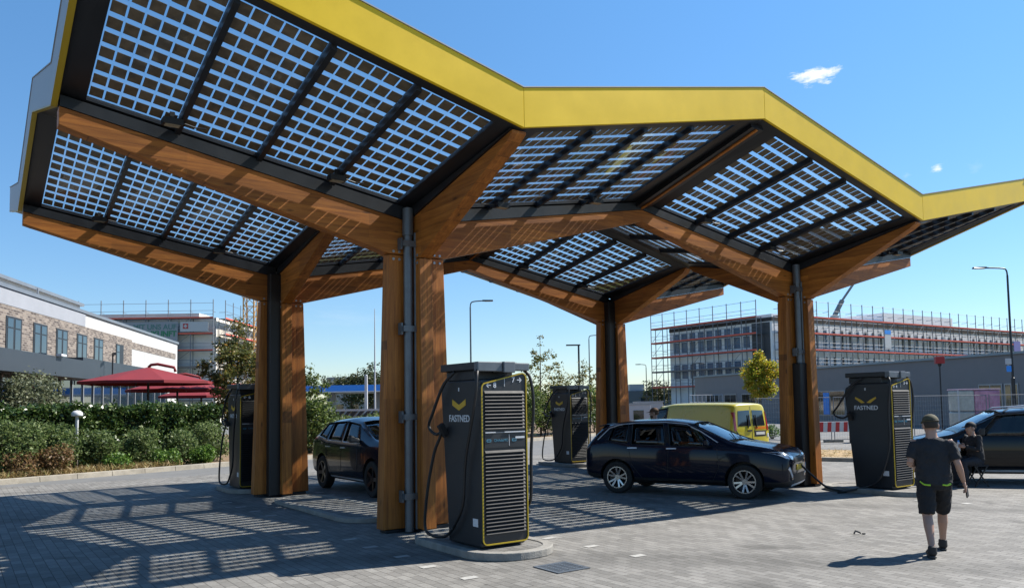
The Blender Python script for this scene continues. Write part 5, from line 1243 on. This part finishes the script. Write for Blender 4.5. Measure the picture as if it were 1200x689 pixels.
# red and white barrier board
t = thing('barrier', 'red and white striped site barrier low before the wire fence', 'barrier', (13.0,34.9,0), .03)
mb = MB(); mb.box(0,-.05,.50,2.1,.05,.95,0)
MB.add(mb, [], []); mb.build('board', M['banner_white'], t, bevel=.01)
for i in range(6): mb = MB(); x = .06+.36*i; mb.hexa([(x,-.058,.51),(x+.17,-.058,.51),(x+.17,-.0505,.51),(x,-.0505,.51),(x+.03,-.058,.94),(x+.20,-.058,.94),(x+.20,-.0505,.94),(x+.03,-.0505,.94)]); mb.build('stripe', M['red_print'], t)
for x in (.2,1.9): MB().box(x-.04,-.2,.0,x+.04,.2,.5).build('foot', M['black'], t)
t = thing('site_bin', 'low green site bin right of the striped barrier', 'bin', (15.45,35.1,0)); mb = MB(); mb.hexa([(0,0,.1),(.7,0,.1),(.7,.5,.1),(0,.5,.1),(-.06,-.05,.82),(.76,-.05,.82),(.76,.55,.82),(-.06,.55,.82)]); mb.build('tub', mat('green_plastic', (.02,.13,.05), .5), t, bevel=.03); MB().box(-.08,-.07,.825,.78,.57,.88).build('lid', M['frame_dark'], t, bevel=.02)
# shrink-wrapped pallet
M['wrap_pink'] = mat('pink_wrapped_goods', (.55,.25,.38), .35, 0, .28, 4, coat=.4); M['wrap_white'] = mat('whitish_wrapped_goods', (.48,.49,.44), .35, 0, .2, 4, coat=.4)
a = ray_at(1123,458,40); b = ray_at(1172,458,40); w = b.x-a.x
t = thing('wrapped_pallet', 'stack of pink and whitish goods in shrink wrap on pallets behind the fence', 'pallet', (a.x,40,0))
for i in range(2):
    z0 = .16+1.08*i
    MB().box(0,0,z0,w*.38,1.0,z0+1.04).build('goods', M['wrap_white'], t, bevel=.06); MB().box(w*.385,0,z0,w,1.0,z0+1.04).build('goods', M['wrap_pink'], t, bevel=.06)
MB().box(-.02,-.03,2.29,w+.02,1.03,2.36).build('top_wrap', mat('pinkish_film', (.60,.40,.48), .3, 0, .15, 5), t, bevel=.02); MB().box(0,0,.0,w,1.0,.15).build('pallet_base', mat('pallet_wood', (.25,.17,.09), .8), t); MB().bar((-.05,-.06,0),(-.05,-.06,2.3),.05,.05).build('side_post', M['banner_white'], t)
# white site railing left of the hall
p = ray_at(808,463,80); t = thing('railing', 'white tubular railing beyond the yellow van', 'railing', (p.x,80,0))
for i in range(9): MB().tube([(i*.42,0,0),(i*.42,0,p.z)],.035,5).build('post', M['banner_white'], t)
for z in (p.z, p.z*.72, p.z*.45): MB().tube([(0,0,z),(3.4,0,z)],.035,5).build('rail', M['banner_white'], t)
# ground marks, kerb and sand on the right
M['sandline'] = M['kerb']
R0 = Vector((7.9,25.9,0)); RD = Vector((.874,-.486,0)); RN = Vector((.486,.874,0))
kb = MB(); k = 0.
while k < 26:
    kb.hexa([R0+RD*k, R0+RD*(k+.985), R0+RD*(k+.985)+RN*.22, R0+RD*k+RN*.22]+[q+Vector((0,0,.12)) for q in (R0+RD*k+RN*.02, R0+RD*(k+.985)+RN*.02, R0+RD*(k+.985)+RN*.22, R0+RD*k+RN*.22)]); k += 1.
struct(kb, 'kerb', M['kerb'])
def patch(name, pts, z, m):
    mb = MB(); mb.add([(x,y,z) for x,y in pts],[tuple(range(len(pts)))]); return struct(mb, name, m)
e = lambda k, o: tuple((R0+RD*k+RN*o)[:2])
patch('sand_strip', [e(.2,.22),e(26,.22),e(26,4.6),e(14,5.4),e(6,4.9),e(.2,5.2)], .06, M['sand'])
n = 2600; P = []
kk = rng.uniform(.3,16,n); oo = rng.uniform(.3,4.8,n)
P = np.stack([R0.x+RD.x*kk+RN.x*oo, R0.y+RD.y*kk+RN.y*oo, .07+rng.uniform(0,.05,n)],1)
tag(leaves('straw', P, .22, M['dry_grass'], None, asp=.06), 'scattered dry straw lying on the sand strip', 'straw', kind='stuff')
# bay markings: white stones set in rows
def ground_at(px, py):
    r = ray_at(px,py,1.0)-Vector((0,0,HC)); return Vector((0,0,HC)) + r*(-HC/r.z)
mk = [(318,604),(299,599),(282,594),(266,589),(410,632),(434,641),(471,652),(502,664),(550,677),(374,577),(387,580),(406,583),(427,587),(643,630.5),(693,640),(748,651),(1077,586),(1133,590),(985,571),(1000,575),(1020,579)]
mb = MB()
for px, py in mk:
    g = ground_at(px,py)-Vector((OX,OY,0)); u, v = g.dot(EU), g.dot(EV)
    mb.add([(u-.10,v-.06,.006),(u+.10,v-.06,.006),(u+.10,v+.06,.006),(u-.10,v+.06,.006)],[(0,1,2,3)])
struct(mb, 'bay_marking', M['mark'], loc=(OX,OY,0), rotz=YAW)
g = ground_at(658,665)-Vector((OX,OY,0)); u, v = g.dot(EU), g.dot(EV)
t = thing('drain_grate', 'square iron drain grate set in the paving before the front charging island', 'drain', W(u,v,.004), YAW)
mb = MB(); ring_frame(mb, [(-.24,-.24),(.24,-.24),(.24,.24),(-.24,.24)], [(-.2,-.2),(.2,-.2),(.2,.2),(-.2,.2)], lambda a,b,z: (a,b,z), 0, .008); mb.build('frame', M['steel_grey'], t)
mb = MB()
for i in range(9): mb.box(-.2,-.19+.045*i,.001,.2,-.19+.045*i+.022,.007)
for x in (-.1,0,.1): mb.box(x-.01,-.2,.0005,x+.01,.2,.0065)
mb.build('bars', M['steel_grey'], t); MB().box(-.2,-.2,-.003,.2,.2,.0003).build('shaft', M['black'], t)
# a twig and a shred of rubber lying on the paving
g = ground_at(1005,626); t = thing('litter', 'small dark twisted scrap lying on the sunlit paving', 'litter', (g.x,g.y,.004))
MB().tube([(-.05,0,.01),(-.02,.02,.045),(.02,.0,.03),(.05,.02,.012)],.012,6).build('scrap', M['black'], t); MB().box(.07,-.01,.0,.11,.02,.014).build('crumb', M['black'], t)
# ------------------------------------------------------------------ people
M['skin'] = mat('skin', (.47,.27,.19), .5, 0, .06, 6); M['hair_dark'] = mat('dark_hair', (.03,.02,.014), .7); M['hair_brown'] = mat('brown_beard_hair', (.10,.05,.025), .75)
M['tee'] = mat('charcoal_tshirt', (.021,.022,.026), .9, 0, .25, 7, .9, 9); M['shorts'] = mat('black_shorts', (.010,.010,.012), .85, 0, .25, 9, .9, 11); M['neon'] = mat('neon_trim', (.42,.72,.03), .6)
M['cap_olive'] = mat('olive_cap', (.085,.075,.040), .85, 0, .25, 12); M['shoe'] = mat('dark_work_shoe', (.020,.020,.021), .7, 0, .2, 20); M['sole'] = mat('shoe_sole', (.05,.05,.05), .8)
M['dark_cloth'] = mat('dark_jacket_cloth', (.014,.015,.019), .85, 0, .2, 8); M['jeans'] = mat('dark_trousers', (.018,.020,.028), .85); M['eye'] = mat('eye_white', (.7,.68,.64), .3); M['lip'] = mat('lips', (.30,.11,.09), .5)
def loft(mb, pts, rx, ry, xa, n=18, mi=0):
    pts = [Vector(p) for p in pts]; k = len(pts); vs = []
    for i, p in enumerate(pts):
        d = (pts[min(i+1,k-1)]-pts[max(i-1,0)]).normalized(); x = Vector(xa); x = (x-d*x.dot(d)).normalized(); y = d.cross(x)
        for j in range(n):
            a = 2*math.pi*j/n; vs.append(p + x*math.cos(a)*rx[i] + y*math.sin(a)*ry[i])
    fs = [(i*n+j, i*n+(j+1)%n, (i+1)*n+(j+1)%n, (i+1)*n+j) for i in range(k-1) for j in range(n)] + [tuple(reversed(range(n))), tuple((k-1)*n+j for j in range(n))]
    mb.add(vs, fs, mi)
def ell(mb, c, r, Mx=None, mi=0, n=14):
    vs = []; fs = []
    for i in range(n+1):
        t = math.pi*i/n
        for j in range(n):
            a = 2*math.pi*j/n; p = Vector((c[0]+r[0]*math.sin(t)*math.cos(a), c[1]+r[1]*math.sin(t)*math.sin(a), c[2]+r[2]*math.cos(t))); vs.append(Mx @ p if Mx else p)
    for i in range(n):
        for j in range(n): fs.append((i*n+j,(i+1)*n+j,(i+1)*n+(j+1)%n,i*n+(j+1)%n))
    mb.add(vs, fs, mi)
def fuse(mb, voxel, smooth=4):      # one continuous skin over overlapping volumes
    o = mb.build('fuse_tmp', M['skin']); r = o.modifiers.new('r','REMESH'); r.mode = 'VOXEL'; r.voxel_size = voxel
    s = o.modifiers.new('s','SMOOTH'); s.iterations = smooth; s.factor = .5
    me = evaluated(o); bpy.data.objects.remove(o); return me
def as_part(me, name, m, parent):
    me.materials.clear(); me.materials.append(m); me.shade_smooth(); me.name = name
    o = bpy.data.objects.new(name, me); COL.objects.link(o); o.parent = parent; return o
FOLD = bpy.data.textures.new('cloth_folds', 'CLOUDS'); FOLD.noise_scale = .085; FOLD.noise_depth = 2
def folds(o):      # soft creases in the cloth
    d = o.modifiers.new('folds', 'DISPLACE'); d.texture = FOLD; d.strength = .034; d.mid_level = .42; d.texture_coords = 'LOCAL'
    return o
def hand(mb, wrist, d, palm_n, side, curl=.5, s=1.):
    # d: direction of the forearm, palm_n: where the palm faces, side: +1 thumb on +x_h
    d = Vector(d).normalized(); pn = Vector(palm_n); pn = (pn-d*pn.dot(d)).normalized(); x = d.cross(pn)*side
    w = Vector(wrist)
    loft(mb, [w, w+d*.035*s, w+d*.075*s, w+d*.095*s], [.026*s,.036*s,.042*s,.040*s], [.019*s,.017*s,.015*s,.012*s], x, 12)
    for k, (ox, L) in enumerate(((.031,.072),(.011,.080),(-.010,.075),(-.030,.058))):
        b = w+d*.085*s+x*ox*s; dd = d; pts = [b]; 
        for seg in range(3):
            ang = curl*(.45+.35*seg); dd = (d*math.cos(ang*(seg+1)/1.4)+pn*math.sin(ang*(seg+1)/1.4)).normalized(); pts.append(pts[-1]+dd*L*s*(.42,.33,.25)[seg])
        mb.tube(pts, [.0095*s,.009*s,.008*s,.006*s], 8)
    b = w+d*.03*s+x*.030*s; mb.tube([b, b+(d*.6+x*.8).normalized()*.04*s, b+(d*.9+x*.55+pn*.3).normalized()*.075*s], [.012*s,.011*s,.008*s], 8)
def person(label, loc, rotz, J, wear, group=None):
    t = thing('person', label, 'person', loc, rotz, group)
    V = {k: Vector(v) for k, v in J.items()}
    X = (1,0,0)
    b = MB()
    ch, pe, nk, hd = V['chest'], V['pelvis'], V['neck'], V['head']
    loft(b, [pe+Vector((0,0,-.10)), pe, pe.lerp(ch,.45), ch, ch.lerp(nk,.6), nk], [.13,.165,.145,.17,.15,.06], [.10,.115,.10,.115,.09,.058], X)
    loft(b, [nk+Vector((0,0,-.05)), nk.lerp(hd,.6)], [.072,.062], [.068,.062], X)
    Hm = Matrix.Translation(hd) @ Matrix.Rotation(J_yaw(J), 4, 'Z') @ Matrix.Rotation(R(-4),4,'X') @ Matrix.Scale(1.12,4)
    ell(b, (0,-.012,.03), (.074,.092,.092), Hm); ell(b, (0,.018,-.035), (.060,.072,.078), Hm); ell(b, (0,.035,-.085), (.040,.045,.035), Hm)
    for s in (-1,1): ell(b, (s*.078,-.012,-.01), (.012,.022,.034), Hm)
    b.add([Hm @ Vector(q) for q in ((-.011,.085,.018),(.011,.085,.018),(.019,.088,-.028),(-.019,.088,-.028),(0,.094,.014),(0,.118,-.024))],[(0,1,4),(1,2,5,4),(0,4,5,3),(3,5,2),(0,3,2,1)])
    for S in 'LR':
        loft(b, [V['hip'+S]+Vector((0,0,.06)), V['hip'+S], V['hip'+S].lerp(V['knee'+S],.5), V['knee'+S]], [.088,.092,.078,.058], [.092,.098,.082,.060], X)
        kn, an = V['knee'+S], V['ankle'+S]; back = Vector((0,-.012,0))
        loft(b, [kn+(kn-an)*.06, kn, kn.lerp(an,.28)+back, kn.lerp(an,.6)+back*.5, an], [.052,.056,.058,.044,.035], [.054,.058,.064,.046,.038], X)
        loft(b, [an, V['toe'+S]], [.036,.036], [.036,.024], X)
        sh, el, wr = V['sh'+S], V['el'+S], V['wr'+S]
        loft(b, [sh.lerp(ch,.25), sh, sh.lerp(el,.5), el], [.052,.056,.047,.040], [.052,.056,.047,.040], (0,1,0))
        loft(b, [el+(el-wr)*.05, el, el.lerp(wr,.3), wr], [.036,.041,.040,.027], [.036,.041,.042,.024], (0,1,0))
    me = fuse(b, .011, 3)
    hb = MB()
    for S, sd in (('L',-1),('R',1)):
        hand(hb, V['wr'+S], V['wr'+S]-V['el'+S] if 'hd'+S not in V else V['hd'+S], V['pm'+S], -sd if 'pm_flip' in J else sd, J['curl'+S] if 'curl'+S in J else .55)
    for s in (-1,1): ell(hb, (s*.030,.083,.012), (.011,.006,.006), Hm, 1, 8); ell(hb, (s*.030,.088,.012), (.005,.003,.005), Hm, 2, 8); hb.tube([Hm@Vector((s*.045,.082,.028)), Hm@Vector((s*.028,.091,.033)), Hm@Vector((s*.014,.088,.029))], .004, 5, 2)
    hb.tube([Hm@Vector((-.024,.086,-.056)), Hm@Vector((0,.094,-.055)), Hm@Vector((.024,.086,-.056))], [.003,.006,.003], 6, 3)
    ho = hb.build('hand_tmp', [M['skin'], M['eye'], M['hair_dark'], M['lip']]); bm = bmesh.new(); bm.from_mesh(me)
    for f in bm.faces: f.material_index = 0
    bm.from_mesh(ho.data); hm = ho.data; bpy.data.objects.remove(ho)
    me.materials.clear()
    for q in ('skin','eye','hair_dark','lip'): me.materials.append(M[q])
    bm.to_mesh(me); bm.free(); me.shade_smooth(); me.name = 'body'
    bo = bpy.data.objects.new('body', me); COL.objects.link(bo); bo.parent = t
    # upper garment
    g = MB(); hem = wear.get('hem', .02)
    loft(g, [pe+Vector((0,0,hem-.06)), pe+Vector((0,0,hem+.03)), pe.lerp(ch,.5), ch, ch.lerp(nk,.52), ch.lerp(nk,.80), ch.lerp(nk,.93)], [.205,.205,.196,.206,.190,.118,.072], [.155,.152,.142,.148,.118,.085,.066], X, 22)
    for S in 'LR':
        sh, el, wr = V['sh'+S], V['el'+S], V['wr'+S]
        if wear['sleeve'] == 'short': loft(g, [Vector((sh.x*.45,sh.y,sh.z-.06)), Vector((sh.x*.8,sh.y,sh.z-.035)), sh.lerp(el,.18), sh.lerp(el,.5), sh.lerp(el,.80)], [.045,.066,.070,.066,.068], [.045,.066,.070,.064,.065], (0,1,0))
        else:
            loft(g, [sh.lerp(ch,.35), sh, sh.lerp(el,.5), el, el.lerp(wr,.5), wr], [.07,.072,.064,.056,.052,.042], [.07,.072,.064,.056,.052,.040], (0,1,0))
    folds(as_part(fuse(g, .012, 9), wear['top_name'], wear['top'], t))
    # lower garment
    g = MB()
    loft(g, [pe+Vector((0,0,-.13)), pe+Vector((0,0,-.06)), pe+Vector((0,0,.07))], [.165,.182,.168], [.13,.142,.128], X, 22)
    for S in 'LR':
        hp, kn, an = V['hip'+S], V['knee'+S], V['ankle'+S]
        if wear['legs'] == 'short': loft(g, [hp+Vector((0,0,.05)), hp, hp.lerp(kn,.5), hp.lerp(kn,.93)], [.098,.106,.102,.094], [.108,.118,.110,.100], X)
        else: loft(g, [hp+Vector((0,0,.05)), hp, hp.lerp(kn,.5), kn, kn.lerp(an,.4), an.lerp(kn,.05)], [.098,.104,.095,.078,.074,.064], [.108,.115,.10,.080,.078,.066], X)
    folds(as_part(fuse(g, .012, 4), wear['legs_name'], wear['bottom'], t))
    for S in 'LR':
        an, to = V['ankle'+S], V['toe'+S]; f = (to-an); fl = Vector((f.x,f.y,0)).normalized(); 
        g = MB(); up = Vector((0,0,1)); base = min(an.z-.075, to.z-.02)
        heel = an - fl*.055
        loft(g, [heel+Vector((0,0,-.03)), an+Vector((0,0,-.02))-fl*.02, an.lerp(to,.5)+Vector((0,0,-.005)), to, to+fl*.045+Vector((0,0,-.01))], [.034,.047,.050,.052,.030], [.052,.062,.048,.036,.022], X)
        loft(g, [an+Vector((0,0,-.04))-fl*.01, an+Vector((0,0,.05))-fl*.012], [.052,.050], [.056,.054], X)
        sh_ = as_part(fuse(g, .010, 3), 'shoe', wear.get('shoe', M['shoe']), t)
        g = MB(); dn = (to-an); dn = Vector((dn.x,dn.y,dn.z+.055)).normalized()
        P = [heel-fl*.01+Vector((0,0,-.075)), an.lerp(to,.45)+Vector((0,0,-.062)), to+fl*.05+Vector((0,0,-.040))]
        loft(g, P, [.038,.046,.034], [.014,.014,.012], X, 14); g.build('sole', M['sole'], sh_, smooth=True)
    # hair or cap
    if wear.get('cap'):
        g = MB(); n = 20; vs = []; fs = []
        for i in range(7):
            a = i/6*math.pi/2
            for j in range(n): q = 2*math.pi*j/n; vs.append(Hm @ Vector((.086*math.cos(a)*math.cos(q), -.010+.103*math.cos(a)*math.sin(q), .040+.088*math.sin(a))))
        for i in range(6):
            for j in range(n): fs.append((i*n+j, i*n+(j+1)%n, (i+1)*n+(j+1)%n, (i+1)*n+j))
        g.add(vs, fs)
        vs = []; 
        for i in range(9):
            a = math.pi*(i/8); vs += [Hm @ Vector((.080*math.cos(a), .055+.045*math.sin(a)-.01, .048)), Hm @ Vector((.078*math.cos(a), .065+.105*math.sin(a), .030))]
        fs = [(2*i,2*i+1,2*i+3,2*i+2) for i in range(8)]; g.add(vs, fs); 
        c = g.build('cap', wear['cap'], t, smooth=True); c.modifiers.new('s','SOLIDIFY').thickness = .006
        if wear.get('strap'):
            g = MB(); g.tube([Hm @ Vector((.088*math.cos(q), -.010+.105*math.sin(q), .052)) for q in np.linspace(math.pi*1.2, math.pi*1.8, 9)], .006, 6); g.build('cap_strap', M['hair_dark'], c)
    g = MB(); ell(g, (0,-.020,.022), (.0785,.092,.088), Hm)
    g.v = [v for v in g.v]
    hairm = wear.get('hair', M['hair_dark']); h = g.build('hair', hairm, t, smooth=True); bm = bmesh.new(); bm.from_mesh(h.data); Hi = Hm.inverted()
    bmesh.ops.delete(bm, geom=[v for v in bm.verts if (Hi@v.co).y > .035 or (Hi@v.co).z < -.045], context='VERTS'); bm.to_mesh(h.data); bm.free()
    if wear.get('beard'):
        g = MB(); ell(g, (0,.030,-.062), (.058,.064,.058), Hm); q = g.build('beard', wear['beard'], t, smooth=True); bm = bmesh.new(); bm.from_mesh(q.data)
        bmesh.ops.delete(bm, geom=[v for v in bm.verts if (Hi@v.co).z > -.042 and abs((Hi@v.co).x) < .045], context='VERTS'); bm.to_mesh(q.data); bm.free()
    return t, V, Hm
def J_yaw(J): return J.get('yaw', 0) if not isinstance(J.get('yaw',0), tuple) else J['yaw'][0]
def cloth_band(name, t, body_name, pts, r, m):
    MB().tube(bez(pts,5), r, 6).build(name, m, t, smooth=True)
# the man walking away in the foreground
hd_man = math.atan2(.92,.33)-math.pi/2
J = dict(pelvis=(0,0,.93), chest=(0,.03,1.25), neck=(0,.02,1.455), head=(-.005,.045,1.585), hipL=(-.092,-.02,.88), hipR=(.092,.02,.88), kneeL=(-.105,-.10,.475), ankleL=(-.10,-.33,.105), toeL=(-.105,-.18,.055),
         kneeR=(.105,.20,.485), ankleR=(.11,.30,.095), toeR=(.125,.46,.055), shL=(-.185,.02,1.385), shR=(.185,.01,1.385), elL=(-.265,-.04,1.12), elR=(.265,-.06,1.11), wrL=(-.19,.17,1.06), wrR=(.335,.05,.885), pmL=(.3,.1,-1), pmR=(-1,.1,0), curlL=.7, curlR=.6)
Jm = {k: v for k, v in J.items() if not k.startswith('curl')}
class JD(dict): pass
def mk(J): return J
def run_person(label, loc, rotz, J, wear, yaw=0, group=None):
    Jv = {k: v for k, v in J.items() if isinstance(v, tuple)}
    global J_yaw
    J_yaw = lambda _J, y=yaw: y
    return person(label, loc, rotz, Jv, wear, group)
man, V, Hm = run_person('man walking away in olive cap, charcoal t-shirt and black shorts with neon piping', (5.22,9.92,-.006), hd_man, J,
    dict(top=M['tee'], top_name='t_shirt', bottom=M['shorts'], legs_name='shorts', sleeve='short', legs='short', cap=M['cap_olive'], strap=True, hem=-.02), yaw=.12)
for o in kids(man):
    if o.name.startswith('shorts'):
        for s in (-1,1): cloth_band('neon_piping', o, '', [(s*.165,-.085,.90),(s*.125,-.128,.868),(s*.06,-.150,.862)] if s < 0 else [(.172,-.07,.875),(.13,-.115,.862),(.07,-.140,.868)], .011, M['neon'])
        MB().bar((-.185,-.085,.72),(-.175,-.10,.585),.02,.012).build('neon_zip', M['neon'], o)
p = Vector(V['wrR'])+ (V['wrR']-V['elR']).normalized()*.12
ph = man.matrix_basis if False else Matrix.Translation((5.22,9.92,-.006)) @ Matrix.Rotation(hd_man,4,'Z')
w_ = ph @ p
t = thing('phone', 'black phone held low in the right hand of the man walking away', 'phone', w_, hd_man)
q = (V['wrR']-V['elR']).normalized()
MB().bar((0,0,0)-q*.05 if False else Vector((0,-.0,.05)), Vector((.02,.04,-.085)), .012, .07).build('case', M['black'], t, bevel=.004); MB().bar(Vector((-.008,.0,.045)), Vector((.012,.04,-.08)), .002, .06).build('screen', M['rear_pane'], t)
STAND = dict(pelvis=(0,0,.95), chest=(0,.02,1.28), neck=(0,.02,1.49), head=(0,.04,1.625), hipL=(-.092,0,.90), hipR=(.092,0,.90), kneeL=(-.10,.03,.49), ankleL=(-.105,0,.095), toeL=(-.13,.15,.055),
         kneeR=(.10,.03,.49), ankleR=(.105,0,.095), toeR=(.13,.15,.055), shL=(-.195,.02,1.43), shR=(.195,.02,1.43), elL=(-.25,-.02,1.15), elR=(.25,-.02,1.15), wrL=(-.22,.16,.98), wrR=(.22,.16,.98), pmL=(1,0,0), pmR=(-1,0,0))
g0 = ray_at(768,476,19.6)
run_person('bearded man in a brown cap standing behind the roof of the blue hatchback', (g0.x,19.6,.02), R(65), STAND, dict(top=M['dark_cloth'], top_name='jacket', bottom=M['jeans'], legs_name='trousers', sleeve='long', legs='long', cap=mat('brown_cap', (.12,.06,.03), .85), beard=M['hair_brown'], hair=M['hair_brown']), yaw=.1)
SIT = dict(pelvis=(0,0,.60), chest=(0,.03,.92), neck=(0,.06,1.12), head=(0,.09,1.255), hipL=(-.10,.02,.56), hipR=(.10,.02,.56), kneeL=(-.16,.40,.52), ankleL=(-.15,.36,.10), toeL=(-.17,.51,.055),
         kneeR=(.16,.40,.52), ankleR=(.15,.34,.10), toeR=(.17,.49,.055), shL=(-.19,.05,1.06), shR=(.19,.05,1.06), elL=(-.25,.10,.80), elR=(.25,.10,.80), wrL=(-.12,.30,.86), wrR=(.12,.30,.88), pmL=(1,0,0), pmR=(-1,0,0))
run_person('seated person in dark clothes and black cap beside the tall black car, holding a bottle', (10.05,17.33,0), R(95), SIT, dict(top=M['dark_cloth'], top_name='jacket', bottom=M['jeans'], legs_name='trousers', sleeve='long', legs='long', cap=mat('black_cap', (.012,.012,.014), .8)))
t = thing('folding_stool', 'low dark folding stool under the seated person by the black car', 'stool', (10.05,17.33,0), R(95))
MB().box(-.18,-.16,.44,.18,.16,.47).build('seat', M['dark_cloth'], t)
for s in (-1,1): MB().bar((s*.17,-.15,.0),(s*.17,.15,.44),.025,.025).build('leg', M['black'], t); MB().bar((s*.145,.15,.0),(s*.145,-.15,.44),.025,.025).build('leg', M['black'], t)
bp = Matrix.Translation((10.05,17.33,0)) @ Matrix.Rotation(R(95),4,'Z') @ Vector((0,.38,.88))
t = thing('bottle', 'small white bottle in the hands of the seated person by the black car', 'bottle', bp)
mb = MB(); mb.lathe([(0,-.11),(.036,-.11),(.038,.05),(.016,.09),(0,.09)],14); mb.build('bottle_body', M['white_print'], t, smooth='auto'); MB().lathe([(0,.09),(.018,.09),(.018,.118),(0,.118)],12).build('bottle_cap', M['blue_edge'], t)
